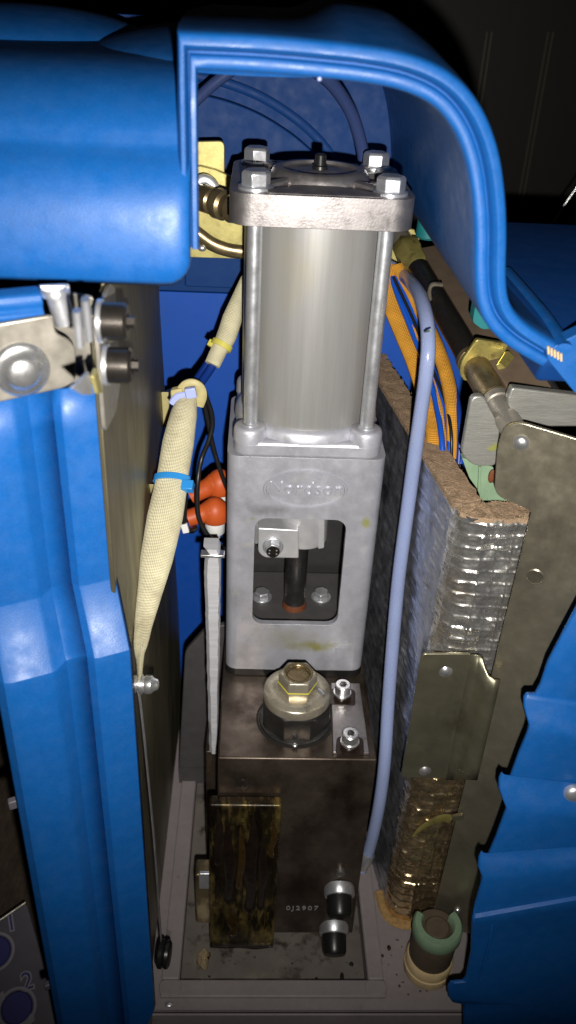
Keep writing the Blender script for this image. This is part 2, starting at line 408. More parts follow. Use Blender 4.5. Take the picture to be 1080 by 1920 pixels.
# ================================================================== large structure
# base tray: painted sheet with a rectangular well
base = thing('base_tray', 'grey painted steel base tray with a rectangular well under the dark manifold block', 'tray', (-8, 20, -450))
b = B()
X0, X1, Y0, Y1, ZB = -150, 230, -137, 330, -375
wx0, wx1, wy0, wy1 = -78, 61, -116, 190
for x0, x1, y0, y1 in ((X0, wx0, Y0, Y1), (wx1, X1, Y0, Y1), (wx0, wx1, Y0, wy0), (wx0, wx1, wy1, Y1)):
    box(b, x0, x1, y0, y1, ZB-3, ZB)
bmesh.ops.remove_doubles(b, verts=b.verts, dist=.01)
obj('top_sheet', b, 'painted_base', base)
b = B(); box(b, wx0-1, wx1+1, wy0-1, wy1+1, -394, -391); obj('well_floor', b, 'recess_paint', base)
b = B()
for x0, x1, y0, y1 in ((wx0-1.5, wx0, wy0, wy1), (wx1, wx1+1.5, wy0, wy1), (wx0, wx1, wy0-1.5, wy0), (wx0, wx1, wy1, wy1+1.5)):
    box(b, x0, x1, y0, y1, -391, ZB-.5)
obj('well_wall', b, 'painted_base', base)
# raised frame round the well: four strips, butted, with a small weld pad at the front corners
for x0, x1, y0, y1 in ((wx0-13, wx0-.2, wy0, wy1+12), (wx1+.2, wx1+12, wy0, wy1+12), (wx0-13, wx1+12, wy0-13, wy0-.2)):
    b = B(); box(b, x0, x1, y0, y1, ZB-.5, ZB+2.6); obj('well_frame', b, 'painted_base', base, bevel=1.2, segs=3)
for sx in (wx0-7, wx1+4):
    b = B(); prism(b, [V((x, y, ZB+2)) for x, y in rrect(sx-7, sx+9, wy0-12, wy0-1, 4)], (0, 0, 1.4))
    obj('weld_pad', b, 'painted_base', base, bevel=.5)
b = B(); box(b, X0, X1, Y0-2, Y0-.2, -450, ZB-3.2); obj('front_apron', b, 'painted_base', base, bevel=.6)
b = B(); ball(b, (-84, -133.5, ZB+.5), 2.4, 1.3, 1, .6); obj('weld_spatter', b, 'zinc', base)

# blue inner back wall of the cabinet
bw = thing('cabinet_back_wall', 'flat blue sheet wall at the back of the cabinet, behind the pump cylinder', 'cabinet wall', (0, 172, ZB))
b = B(); box(b, -175, 150, 170, 173, ZB+.2, 48); obj('lower_sheet', b, 'blue_sheet', bw, bevel=.6)
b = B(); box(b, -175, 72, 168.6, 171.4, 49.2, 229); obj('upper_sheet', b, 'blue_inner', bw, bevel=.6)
# curved edge moulded in the upper sheet: seen as the long arc behind the pump
arc = crom([at(x, y, y=158) for x, y in ((340, 174), (366, 176), (420, 188), (480, 211), (530, 240), (572, 272), (610, 312), (640, 360))], 5)
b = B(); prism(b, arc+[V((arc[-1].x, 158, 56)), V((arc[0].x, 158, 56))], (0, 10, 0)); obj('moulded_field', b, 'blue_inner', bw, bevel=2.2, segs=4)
arc2 = [p+V((1, 3, 10)) for p in arc[::3]]
b = B(); sweep(b, arc2, 1.4, 3, seg=8, n=3); obj('moulded_bead', b, 'blue_inner', bw)

# dark room behind and below
b = B(); box(b, -1500, 1500, 900, 912, -900, 900); structure(obj('wall', b, 'dark_wall'))
for px in (911, 1026):
    for dx in (0, 9):
        p0 = at(px+dx+2, 60, y=898); p1 = at(px+dx-22*(1 if px < 1000 else 1.3), 400, y=898)
        b = B(); box(b, p0.x-.55, p0.x+.55, 897, 899.5, -600, p0.z)
        o = obj('wall_trim', b, 'wall_trim'); tag(o, {(911, 0): 'first thin metal seam strip on the dark wall, nearest the blue hood',
            (911, 9): 'second thin metal seam strip on the dark wall from the blue hood',
            (1026, 0): 'third thin metal seam strip on the dark wall from the blue hood',
            (1026, 9): 'fourth thin metal seam strip on the dark wall, farthest from the hood'}[(px, dx)], 'seam strip', 'seam strips on the dark wall')
b = B(); box(b, -1500, 1500, -700, 899, -462, -450.2); structure(obj('floor', b, 'floor_carpet'))
p0, p1 = at(1038, 416, y=500), at(1092, 340, y=500)
b = B(); sweep(b, [p0, p0.lerp(p1, .5)+V((0, 2, 1)), p1+(p1-p0)*1.2], 1.1); tag(obj('bare_wire', b, 'zinc_bright'), 'thin bright wire sticking up behind the blue cabinet lid', 'wire')

# ------------------------------------------------------------------ blue hood with the arch opening
hood = thing('plastic_hood', 'blue moulded plastic hood with a grooved arch opening over the pump', 'hood', (0, -60, 120))
inner_px = [(373, 470), (372, 400), (371, 300), (370, 200), (369, 133), (480, 138), (600, 148), (680, 157), (740, 168), (790, 186),
            (825, 210), (852, 245), (870, 285), (882, 330), (890, 390), (893, 450), (893, 520), (898, 570), (911, 606), (932, 634), (962, 659), (1000, 682), (1018, 692)]
path = [at(x, y, y=-110) for x, y in inner_px]
path[0:5] = [V((path[4].x, -110, p.z)) for p in path[0:5]]
path = path[:4]+[path[4]]+crom(path[4:], 4)[1:]
nrm = []
for i, p in enumerate(path):
    a = (p-path[max(i-1, 0)]); c = (path[min(i+1, len(path)-1)]-p)
    def nn(d): d = d.normalized(); return V((-d.z, 0, d.x))
    if i == 4: nrm.append(V((-.55, 0, 1.0))); continue
    t = (nn(a) if a.length > 0 else nn(c)) + (nn(c) if c.length > 0 else nn(a))
    n_ = t.normalized(); nrm.append(n_*(.55 if i < 4 else 1.0))
prof = [(-1.2, 168), (-.6, 60), (0, -96), (.0, -105.5), (.5, -107.3), (1.4, -108.2), (4.3, -108.4), (5.2, -107.6), (5.6, -105.4), (6.3, -105.2), (6.8, -107.5),
        (7.6, -110.5), (8.6, -111.6), (11.3, -111.4), (12.4, -110.4), (13.2, -106), (13.4, -96), (12.8, -70), (12.2, -40), (11, 20), (9.0, 168)]
swell_px = [(0, 5), (560, 6), (610, 9), (650, 13.5), (740, 14), (800, 10), (850, 5), (900, 0), (1300, 0)]
def swell(p):
    d = V((p.x, -110, p.z))-CAM; px = 540+FPX*d.dot(RGT)/d.dot(FWD)
    for (a, u), (c, v) in zip(swell_px, swell_px[1:]):
        if a <= px <= c: return u+(v-u)*(px-a)/(c-a)
    return 0
b = B(); rows = []
for i, (p, n_) in enumerate(zip(path, nrm)):
    row = []; sw = swell(p) if i > 3 else 0
    if p.z < 165: sw = 0
    for k, (a, y) in enumerate(prof):
        aa = a+(sw*min(1, max(0, (y+105)/84))**.85 if k > 14 else 0)
        if i <= 4 and k < 3: row.append(b.verts.new(V((p.x-(19, 12.5, 1.8)[k], y, p.z+(n_.z*a if i == 4 else 0)))))
        elif i < 4 and k > 14: row.append(b.verts.new(V((p.x-(8, 9, 11, 14, 17, 22)[k-15], y, p.z))))
        else: row.append(b.verts.new(V((p.x+n_.x*aa, y, p.z+n_.z*aa))))
    rows.append(row)
for i in range(len(rows)-1):
    for k in range(len(prof)-1):
        b.faces.new((rows[i][k], rows[i][k+1], rows[i+1][k+1], rows[i+1][k]))
b.faces.new(rows[0]); b.faces.new(rows[-1][::-1])
obj('arch_shell', b, 'blue_plastic', hood, sharp=50)
# front skirt to the left of the arch: profile (y, z) swept along x, corner rounded
sk = [(-117, 142.2), (-119.4, 145), (-120.6, 152), (-120.8, 160), (-120.2, 168), (-118.6, 175), (-116, 181), (-112.4, 186), (-108, 190), (-104.4, 192.6), (-102.4, 195), (-101.0, 198.5),
      (-97.6, 203), (-91, 208.6), (-82, 213.6), (-70, 217.6), (-54, 220), (-30, 221), (60, 221), (168, 219)]
b = B(); xs = [-330, -240, -160, -110, -85, -75, -69.5, -66, -63.6, -62.2, -61.6]
rows = []
for x in xs:
    row = []
    for k, (y, z) in enumerate(sk):
        t = max(0, (x+72)/10.4)                        # rounded free edge
        yy = y+ (1-math.sqrt(max(0, 1-min(t, 1)**2)))*4.0
        zz = z
        if x > -72 and z < 154: zz = z+(1-math.sqrt(max(0, 1-min(t, 1)**2)))*(154-z)*.95
        row.append(b.verts.new((x, yy, zz)))
    rows.append(row)
for i in range(len(rows)-1):
    for k in range(len(sk)-1): b.faces.new((rows[i][k], rows[i+1][k], rows[i+1][k+1], rows[i][k+1]))
o = obj('front_skirt', b, 'blue_plastic', hood, sharp=60)
md = o.modifiers.new('thick', 'SOLIDIFY'); md.thickness = 3.2*S; md.offset = -1
# low domes on the roof of the hood
def dome(c, rx, ry, rz):
    b = B(); bmesh.ops.create_uvsphere(b, u_segments=40, v_segments=24, radius=1, matrix=Matrix.Translation(V(c)) @ Matrix.Diagonal((rx, ry, rz, 1)))
    bmesh.ops.delete(b, geom=[v for v in b.verts if v.co.z < c[2]-.01], context='VERTS'); return obj('roof_dome', b, 'blue_plastic', hood)
dome((-40, 60, 217), 84, 120, 15); dome((-175, 95, 214), 80, 80, 21)
b = B(); ball(b, at(599, 148, y=-108.8), .8); obj('moulding_pip', b, 'tie_lilac', hood)

# blue lid to the right of the hood
lid = thing('cabinet_lid', 'dark blue cabinet lid beside the hood, right of the arch foot', 'lid', (180, 0, 95))
b = B()
prism(b, [(97, y, z) for y, z in ((-101, 98), (-106, 110), (-103, 118), (-90, 121), (118, 121), (126, 115), (126, 98))], (240, 0, 0))
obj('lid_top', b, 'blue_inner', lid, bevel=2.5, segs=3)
b = B(); sweep(b, [at(950, 505, z=121.5), at(985, 545, z=122), at(1030, 600, z=122), at(1060, 650, z=121.5)], 3.2, 1.4, seg=10, side=V((1, .3, 0))); obj('raised_bead', b, 'blue_plastic', lid)
b = B(); p = [at(1022, 668, y=-112), at(1045, 645, y=-112), at(1140, 600, y=-112), at(1200, 800, y=-112), at(1085, 745, y=-112)]
prism(b, rpoly(p, 5), (0, 9, 0)); obj('corner_face', b, 'blue_plastic', lid, bevel=1.5)
b = B()
for k in range(5):
    q = at(1028+k*6, 650+k*3.4, y=-114); cyl(b, q, q+V((1.2, 1, -3.6)), .55, 8)
obj('torn_seal', b, 'cream_washer', lid)

# ================================================================== the pump
pump = thing('piston_pump', 'grey cast pump with a tall bare metal cylinder held by four tie rods', 'pump', (0, 45, -182))
# --- housing: hollow casting with a window front and back
HX, HD, HZ = 50, 92, -175
b = B(); prism(b, [(x, y, HZ) for x, y in rrect(-HX, HX, 0, HD, 8)], (0, 0, -HZ))
hs = obj('housing', b, 'cast_alu', pump, bevel=1.6, segs=3)
c1 = B(); prism(c1, [(x, y, -158) for x, y in rrect(-43, 43, 4.5, HD-9, 4)], (0, 0, 128))
def win(y0, y1):
    c = B(); prism(c, [(x, y0, z) for x, z in rrect(-31.5, 28.5, -133, -45, 8)], (0, y1-y0, 0)); return c
cut(hs, [c1, win(-4, 14), (lambda c: (box(c, -41.2, 41.2, HD-14, HD+4, -158.2, -29.8), c)[1])(B())])
# oval badge: raised ring and raised letters, same casting
b = B(); e0, e1 = (26.5, 14), (25.0, 12.6); rings = []
for a_, c_, yy in ((27.2, 14.6, .3), (26.4, 13.9, -1.35), (25.4, 12.9, -1.35), (24.6, 12.1, .3)):
    rings.append([b.verts.new((a_*math.cos(2*math.pi*i/64), yy, -22.5+c_*math.sin(2*math.pi*i/64))) for i in range(64)])
for k in range(3):
    for i in range(64):
        j = (i+1) % 64; b.faces.new((rings[k][i], rings[k][j], rings[k+1][j], rings[k+1][i]))
obj('badge_ring', b, 'cast_alu', hs, sharp=60)
text('badge_lettering', 'Nordson', 12.6, 1.15, 'cast_alu', hs, basis((0, -.3, -22.4), (1, 0, 0), (0, 0, 1)), spacing=1.06, shear=.1, offset=.03)
# back of the window: blank plate with a bored hole, seen through
b = B(); box(b, -41, 41, HD-4, HD+3, -158, -30); bp_ = obj('rear_plate', b, 'black_plate', pump, bevel=.6)
b = B(); o_ = V((27, HD-4, -74)); lathe(b, o_, (0, -1, 0), [(0, 12.5), (1.2, 12.3), (1.2, 10.2), (0, 10)], 32, False, False); obj('bore_ring', b, 'cast_alu', bp_)
b = B(); ball(b, o_, 9.4, 1, .35, 1); obj('bore_glass', b, 'dark_steel', bp_)
b = B(); prism(b, rpoly([(24, HD-6, -47), (29, HD-6, -45), (40, HD-6, -45), (40, HD-6, -66), (34, HD-6, -80)], 1.5), (0, 1.5, 0)); obj('shim', b, 'cast_alu', bp_)
# floor of the window with two hex bolts
b = B(); box(b, -42.5, 42.5, 6, HD-9.5, -160, -147); obj('inner_floor', b, 'grey_plate', pump, bevel=.8)
for k, px in enumerate((491, 602)):
    q = at(px, 1120, z=-147)
    b = B(); lathe(b, q, (0, 0, 1), [(0, 7.6), (1.3, 7.6), (1.3, 7.0)], 28); lathe(b, q+V((0, 0, 1.3)), (0, 0, 1), [(0, 6.1), (4.2, 6.1), (5, 5.2)], 6, rot=.2+k)
    obj('floor_bolt', b, 'zinc', pump, bevel=.25)
# piston shaft with rusty collar, and the clamp on it
sx, sy = 0, 40
b = B(); cyl(b, (sx, sy, -147), (sx, sy, -34), 8.0, 32); obj('piston_shaft', b, 'dark_steel', pump, bevel=.4)
b = B(); lathe(b, (sx, sy, -147), (0, 0, 1), [(0, 9.2), (1.5, 9.0), (3.2, 8.5), (4.2, 8.05)], 32); obj('shaft_collar', b, 'rust', pump)
cl = None
b = B(); p = [at(x, y, y=16) for x, y in ((484, 990), (560, 994), (560, 1047), (496, 1046), (484, 1036))]
prism(b, rpoly(p, [1, 1, 1, 3, 3]), (0, 26, 0)); cl = obj('shaft_clamp', b, 'clamp_alu', pump, bevel=.7)
b = B(); lathe(b, (sx+3, sy-2, -84), (0, 0, 1), [(0, 16), (1.0, 17), (28, 17), (29, 16)], 40); obj('clamp_collar', b, 'clamp_alu', cl)
b = B(); p = [at(x, y, y=22) for x, y in ((596, 972), (609, 972), (608, 1028), (596, 1030))]; prism(b, rpoly(p, 1.5), (0, 22, 0)); obj('clamp_ear', b, 'clamp_alu', cl, bevel=.5)
b = B(); p = [at(x, y, y=18) for x, y in ((477, 975), (484, 975), (484, 1020), (477, 1020))]; prism(b, rpoly(p, 1), (0, 22, 0)); obj('clamp_ear', b, 'zinc', cl, bevel=.4)
q = at(512, 1024, y=16)
b = B(); lathe(b, q, (0, -1, 0), [(0, 7.2), (1.0, 7.2), (1.4, 6.6)], 28); lathe(b, q+V((0, -1.4, 0)), (0, -1, 0), [(0, 5.6), (4.0, 5.6), (4.7, 4.9)], 6, rot=.3)
bo = obj('clamp_bolt', b, 'zinc', cl, bevel=.25)
b = B(); lathe(b, q+V((0, -6.1, -.6)), (0, -1, 0), [(0, 4.6), (.5, 4.4)], 24); obj('bolt_face', b, 'screw_black', bo)
b = B()
for a in (35, 145, 205, 325): ball(b, q+V((2.9*math.cos(R(a)), -6.6, -.6+2.5*math.sin(R(a)))), .62, 1, .5, 1, 8)
obj('bolt_mark', b, 'print_white', bo)
# gasket under the housing
b = B(); prism(b, [(x, y, -181.8) for x, y in rrect(-50.5, 50.5, .4, HD, 8)], (0, 0, 6.6)); obj('gasket', b, 'knob_plastic', pump, bevel=.5)

# --- cylinder base flange: four bosses joined by a web
RX, RY = 36, 8
CY = RY+RX
b = B(); pts = []
for cx, cy, a0 in ((RX, CY+RX, -20), (-RX, CY+RX, 70), (-RX, RY, 160), (RX, RY, 250)):
    for i in range(9):
        a = R(a0+i*130/8); pts.append((cx+10*math.cos(a), cy+10*math.sin(a)))
prism(b, [(x, y, 0) for x, y in pts], (0, 0, 11)); fl = obj('base_flange', b, 'cast_alu', pump, bevel=2.4, segs=3)
b = B(); lathe(b, (0, CY, 11), (0, 0, 1), [(-1, 46.5), (4, 46), (6.5, 44.0), (7, 42.6)], 64); obj('flange_spigot', b, 'cast_alu', fl)
for i, (x, y) in enumerate(((-RX, RY), (RX, RY), (-RX, RY+2*RX), (RX, RY+2*RX))):
    b = B(); lathe(b, (x, y, 9), (0, 0, 1), [(0, 10.6), (7, 10.2), (9, 9.3), (9.6, 8), (9.6, 0.1)], 28); obj('flange_boss', b, 'cast_alu', fl, sharp=60)
# --- cylinder
b = B(); lathe(b, (0, CY, 17), (0, 0, 1), [(0, 42), (1, 42.2), (124.5, 42.2)], 96); obj('cylinder_tube', b, 'brushed_alu', pump)
# --- tie rods
for x, y in ((-RX, RY), (RX, RY), (-RX, RY+2*RX), (RX, RY+2*RX)):
    b = B(); cyl(b, (x, y, 18), (x, y, 142), 4.4, 28); r_ = obj('tie_rod', b, 'zinc', pump)
    b = B(); lathe(b, (x, y, 18), (0, 0, 1), [(0, 5.4), (1.6, 5.2), (2.2, 4.2)], 24); obj('rod_nut', b, 'zinc', r_)
# --- top cap with cross ribs, centre disc and four hex bolts
b = B(); prism(b, [(x, y, 141) for x, y in rrect(-50, 49, RY-14, RY+2*RX+14, 12)], (0, 0, 16.5)); cap = obj('end_cap', b, 'cast_cap', pump, bevel=2.2, segs=4)
c1 = B(); zt = 157.5
for sgn in (1,):
    pass
# recessed fields between ribs: cut four shallow pockets
pk = []
for a in (0, 90, 180, 270):
    c = B(); m = Matrix.Translation((0, CY, 0)) @ Matrix.Rotation(R(a), 4, 'Z')
    pl = [m @ V(p) for p in ((9, -33, zt-4.5), (39, -30, zt-4.5), (39, 30, zt-4.5), (9, 33, zt-4.5))] if False else [m @ V(p) for p in ((22, -14, zt-4.0), (42.5, -26, zt-4.0), (42.5, 26, zt-4.0), (22, 14, zt-4.0))]
    prism(c, rpoly(pl, 4), (0, 0, 9)); pk.append(c)
cut(cap, pk)
b = B(); lathe(b, (0, CY, zt-1), (0, 0, 1), [(0, 29), (3.5, 28), (6.0, 26.2), (6.8, 25), (6.8, 21.5), (5.2, 20.6), (4.6, 16), (5.6, 12), (5.9, 6), (5.9, .1)], 56); obj('cap_disc', b, 'cast_cap', cap, sharp=50)
for a in (45, 135, 225, 315):
    d = V((math.cos(R(a)), math.sin(R(a)), 0)); b = B()
    sweep(b, [V((0, CY, zt+1.5))+d*24, V((0, CY, zt+.8))+d*34, V((0, CY, zt+.2))+d*47], 3.6, 2.2, seg=10, side=V((0, 0, 1)).cross(d)); obj('cap_rib', b, 'cast_cap', cap)
for sg in (-1, 1):
    b = B(); arcw = []
    for i in range(13):
        x = -30+60*i/12; arcw.append((x, CY-sg*(44-14.5*(1-(x/30)**2))))
    lowr = [V((x, y, zt-.5)) for x, y in arcw]; topw = [V((x, y, zt+1.6)) for x, y in arcw]
    vs = [(b.verts.new(p), b.verts.new(q_), b.verts.new(V((p.x, CY-sg*47, zt+.4))), b.verts.new(V((p.x, CY-sg*47, zt-.5)))) for p, q_ in zip(lowr, topw)]
    for i in range(12):
        for k in range(4): j = (k+1) % 4; b.faces.new((vs[i][k], vs[i][j], vs[i+1][j], vs[i+1][k]))
    b.faces.new(vs[0]); b.faces.new(vs[-1][::-1]); obj('cap_web', b, 'cast_cap', cap, bevel=.5)
b = B(); lathe(b, (0, CY, zt+4), (0, 0, 1), [(0, 4.6), (2.5, 4.4), (3, 3.3), (8.2, 3.2), (9, 2.4)], 20); obj('bleed_nipple', b, 'knob_plastic', cap)
for x, y in ((-RX, RY), (RX, RY), (-RX, RY+2*RX), (RX, RY+2*RX)):
    b = B(); lathe(b, (x, y, zt-.2), (0, 0, 1), [(0, 9.6), (1.6, 9.5), (2.2, 8.6)], 30); wsh = obj('bolt_washer', b, 'zinc', cap)
    b = B(); lathe(b, (x, y, zt+2), (0, 0, 1), [(0, 8.0), (6.2, 8.0), (7.6, 6.6)], 6, rot=random.choice((R(90), R(76), R(100)))); obj('cap_bolt', b, 'zinc', cap, bevel=.4)

# ================================================================== manifold block
BX0, BX1, BY0, BY1, BZ0, BZ1 = -52, 53, -78, 96, -376, -182.2
blk = thing('manifold_block', 'dark oily steel manifold block under the grey pump, standing in the tray well', 'block', (0, 10, BZ0))
b = B(); box(b, BX0, BX1, BY0, BY1, BZ0, BZ1); body = obj('block_body', b, 'block_steel', blk, bevel=1.3, segs=3)
# brass port
P = V((0, -42, BZ1))
b = B(); lathe(b, P, (0, 0, 1), [(-.1, 27), (.35, 27), (.35, 25.6), (-.1, 25.6)], 48, False, False); obj('port_seal', b, 'dark_hole', blk)
b = B(); lathe(b, P, (0, 0, 1), [(0, 25.2), (1.4, 25), (2, 24), (2.2, .1)], 48); fit = obj('port_fitting', b, 'dark_steel', blk)
b = B(); lathe(b, P+V((0, 0, 2)), (0, 0, 1), [(0, 24.2), (18, 24.2), (19.5, 22.5)], 8, rot=R(22)); obj('fitting_hex', b, 'dark_steel', fit, bevel=.8)
b = B(); lathe(b, P+V((0, 0, 21.2)), (0, 0, 1), [(0, 22.8), (5.6, 22.8), (6.8, 21.8), (7.6, 15), (7.9, 12), (7.9, .1)], 48); cb = obj('brass_cap', b, 'brass', fit, sharp=50)
b = B(); lathe(b, P+V((0, 0, 28)), (0, 0, 1), [(0, 13.2), (12.8, 13.2), (14.5, 12.0), (14.5, 9.3), (4, 9.3), (4, .1)], 6, rot=R(30)); 
hx = obj('hex_adaptor', b, 'brass', fit, bevel=.7)
b = B(); lathe(b, P+V((0, 0, 41.6)), (0, 0, 1), [(-1, 10.4), (1.2, 9.9), (1.4, 8.6), (.6, 7.4), (-1, 7.0), (-2, 7.4), (-3, 6.9), (-4, 7.3), (-5, 6.8), (-10.5, 6.6), (-10.5, .1)], 32); obj('threaded_bore', b, 'brass_dark', hx, sharp=45)
b = B(); lathe(b, P+V((0, 0, 33.4)), (0, 0, 1), [(.4, 13.55), (1.3, 13.55), (1.3, 13.0)], 6, rot=R(30)); obj('paint_mark', b, 'yellow_paint', hx, bevel=.3)
q = P+V((13, -9, 36)); b = B(); cyl(b, q, q+V((4, -4, -1)), 1.6, 12); obj('grub_screw', b, 'zinc_bright', hx)
q = at(553, 1397, z=BZ1+2.5); b = B(); ball(b, q, 2.0, 1, 1, .7); obj('set_screw', b, 'zinc_bright', fit)
# strip with two cap screws and burnt pads
pts = [at(x, y, z=BZ1) for x, y in ((630, 1292), (678, 1292), (687, 1411), (628, 1411))]
b = B(); prism(b, [(24, -74, BZ1+.1), (48, -74, BZ1+.1), (48, -8, BZ1+.1), (27, -8, BZ1+.1)], (0, 0, 2.4)); st = obj('retainer_strip', b, 'cast_cap', blk, bevel=.5)
for px, py in ((641, 1306), (655, 1398)):
    q = at(px, py, z=BZ1+2.5)
    b = B(); pl = [q+V((-10, -8, .1)), q+V((9, -9, .1)), q+V((10, 6, .1)), q+V((3, 9, .1)), q+V((-8, 7, .1))]; prism(b, rpoly(pl, 3), (0, 0, .5)); obj('burnt_pad', b, 'burnt', st)
    b = B(); lathe(b, q+V((0, 0, .7)), (0, 0, 1), [(0, 4.2), (4, 4.2)], 20); lathe(b, q+V((0, 0, 3.6)), (0, 0, 1), [(0, 6.3), (1.2, 6.3), (1.2, 5.6), (7.5, 5.6), (8.3, 4.9), (8.3, 3.0), (5.3, 2.8), (5.3, .1)], 28)
    sc = obj('cap_screw', b, 'zinc_bright', st)
    b = B(); lathe(b, q+V((0, 0, 12.05)), (0, 0, 1), [(0, 2.6), (.1, 2.4)], 6); obj('socket', b, 'dark_steel', sc)
# stained cover plate on the block's front
b = B(); prism(b, [(x, BY0, z) for x, z in rrect(-57.5, -8.5, -379, -217.5, 2)], (0, -9, 0)); obj('cover_plate', b, 'stained_brass', blk, bevel=2.0, segs=3)
q = at(455, 1470, y=BY0); b = B(); lathe(b, q, (0, -1, 0), [(-.2, 4.4), (.5, 4.3), (.5, 2.8), (-2, 2.6), (-2, .1)], 20); obj('tapped_hole', b, 'dark_steel', blk)
# two plugs low on the front, with silver collars
for px, py in ((636, 1668), (626, 1740)):
    q = at(px, py, y=BY0); d = V((-.02, -1, -.34)).normalized()
    b = B(); lathe(b, q, d, [(-3, 11.4), (4, 11.4), (5.2, 10.6), (5.2, 8.8)], 32); pg = obj('plug', b, 'zinc', blk)
    b = B(); lathe(b, q+d*4.6, d, [(0, 9.4), (12, 9.2), (14.5, 8.0), (15, 5.6), (15, .1)], 28); obj('plug_cap', b, 'knob_plastic', pg)
q = at(638, 1632, y=BY0); b = B(); lathe(b, q, (0, -1, 0), [(-1, 3.4), (3, 3.2), (3.5, 2.4)], 16); obj('pin', b, 'cast_cap', blk)
text('stamped_number', '0J2907', 7.0, .15, 'engraved', body, basis((12, BY0-.15, -344), (1, 0, 0), (0, 0, 1)), spacing=1.3)
# brass side latch, low left of the block
b = B(); prism(b, [(x, -70, z) for x, z in rrect(-69, -53, -376, -316, 2)], (0, 14, 0)); lt = obj('side_heater', b, 'brass_dark', blk, bevel=1)
b = B(); prism(b, [(x, -72, z) for x, z in rrect(-66, -56, -330, -312, 1)], (0, 3, 0)); obj('heater_tab', b, 'zinc', lt, bevel=.4)

# sawn aluminium bar beside the housing
bar = thing('sawn_bar', 'rough sawn aluminium bar standing edge-on left of the pump housing', 'bar', (-58, 10, -247))
b = B(); n = 44; rows = []; rr = random.Random(3)
for i in range(n+1):
    t = i/n; z = -60-187*t
    x0 = -64.2+3.0*t; x1 = -53.2-1.6*t
    if t < .09: x0 += (.09-t)*36*abs(math.sin(i*1.9)); x1 -= (.09-t)*20*abs(math.cos(i*1.3))
    x0 += rr.uniform(-.25, .25); x1 += rr.uniform(-.3, .3)
    dy = rr.uniform(-.35, .35)
    rows.append([b.verts.new((x0, -12, z)), b.verts.new((x0+2.2, -15.5+dy, z)), b.verts.new((x1-.8, -15.5+dy*.5, z)), b.verts.new((x1, -13, z)), b.verts.new((x1, -2, z)), b.verts.new((x0, -2, z))])
for i in range(n):
    for k in range(6):
        j = (k+1) % 6; b.faces.new((rows[i][k], rows[i+1][k], rows[i+1][j], rows[i][j]))
b.faces.new(rows[0]); b.faces.new(rows[-1][::-1])
obj('bar_body', b, 'sawn_alu', bar, sharp=30)
b = B(); box(b, -66, -50.5, -16.5, -10, -66, -63.8); obj('cross_pin', b, 'zinc_bright', bar, bevel=.5)
b = B(); box(b, -64, -53, -13, 34, -376, -247.3); obj('bar_foot', b, 'block_steel', bar, bevel=.8)

# ================================================================== left side
# steel side panel running back along the left of the bay
dp = thing('side_panel', 'brownish bare steel side panel behind the braided sleeve, left of the bay', 'side panel', (-94, -40, ZB))
b = B(); prism(b, [(-101, -138, 136), (-101, -108, 138), (-101, -90, 176), (-101, 86, 176), (-101, 92, 60), (-101, 157, -250), (-101, 164, ZB+3), (-101, -138, ZB+3)], (2.4, 0, 0)); obj('panel_sheet', b, 'duct', dp, bevel=.6)
q = at(349, 1279, x=-98.6)
b = B(); lathe(b, q, (1, 0, 0), [(0, 5), (7, 5), (7.8, 4.2)], 24); obj('panel_screw', b, 'screw_black', dp)
b = B(); p = [at(x, y, x=-98.5) for x, y in ((279, 908), (300, 900), (303, 930), (284, 936))]; prism(b, p, (3, 0, 0)); obj('tie_mount', b, 'tie_cream', dp, bevel=.4)
b = B(); p = [at(x, y, x=-98.5) for x, y in ((302, 735), (318, 728), (318, 790), (306, 800))]; prism(b, p, (5, 0, 0)); obj('tie_mount', b, 'tie_cream', dp, bevel=.6)

rb = thing('rear_bracket', 'grey spotted bracket plate with a sloped top, low behind the sawn bar', 'bracket', (-78, 60, ZB))
b = B(); p = [at(x, y, y=66) for x, y in ((347, 1222), (385, 1180), (430, 1170), (430, 1440), (335, 1440))]; prism(b, rpoly(p, 5), (0, 5, 0)); obj('bracket_plate', b, 'grey_plate', rb, bevel=.8)
b = B(); p = [at(x, y, y=66) for x, y in ((335, 1440), (430, 1440))]; box(b, p[0].x, p[1].x, 66.3, 70.8, ZB, p[0].z-.3); obj('bracket_foot', b, 'grey_plate', rb)

# left door, ribbed blue plastic, standing open towards the camera
TH = R(24); DD = V((-math.cos(TH), -math.sin(TH), 0)); DN = V((math.sin(TH), -math.cos(TH), 0)); DE = V((-101, -132, 0))
def dpx(px, py, off=0): return atp(px, py, DE+DN*off, DN)
def ds(px, py): return (dpx(px, py)-DE).dot(DD)
door = thing('ribbed_door', 'blue ribbed plastic door standing open at the left of the pump bay', 'door', (-120, -150, -392))
s1, s2 = ds(132, 880), ds(117, 880); s3, s4 = ds(64, 880), ds(34, 880); sL = ds(14, 1380)
cols = [(0, -1.5), (.8, 0), (s1-.8, 0), (s1, -.3), (s2-.4, -4.2), (s2+.6, -4.4), (s3-.6, -4.2), (s3+.4, -3.8), (s4-.5, 1.2), (s4+.8, 1.6), (sL-5, 1.6), (sL-3.2, .8), (sL-1, -2.8), (sL, -4)]
if sL < s4+8: cols = cols[:9]+[(s4+1, .9), (s4+9, .9), (s4+10, -2)]
zA, zB_ = dpx(120, 1098).z, dpx(120, 1200).z
zs = [dpx(150, 738).z+4]
for k in range(1, 6): zs.append(zs[0]+(zA+10-zs[0])*k/5)
zs += [zA+5, zA+2, zA, zA-2, (zA+zB_)/2, zB_+3, zB_+1, zB_, zB_-2.5]
for k in range(1, 16): zs.append(zB_-2.5+(-396-zB_+2.5)*k/15)
def bulge(z):
    t = min(1, max(0, (zA-z)/(zA-zB_))); return 19*(t if 0.08 < t < .92 else t*t*(3-2*t))
b = B(); rows = []
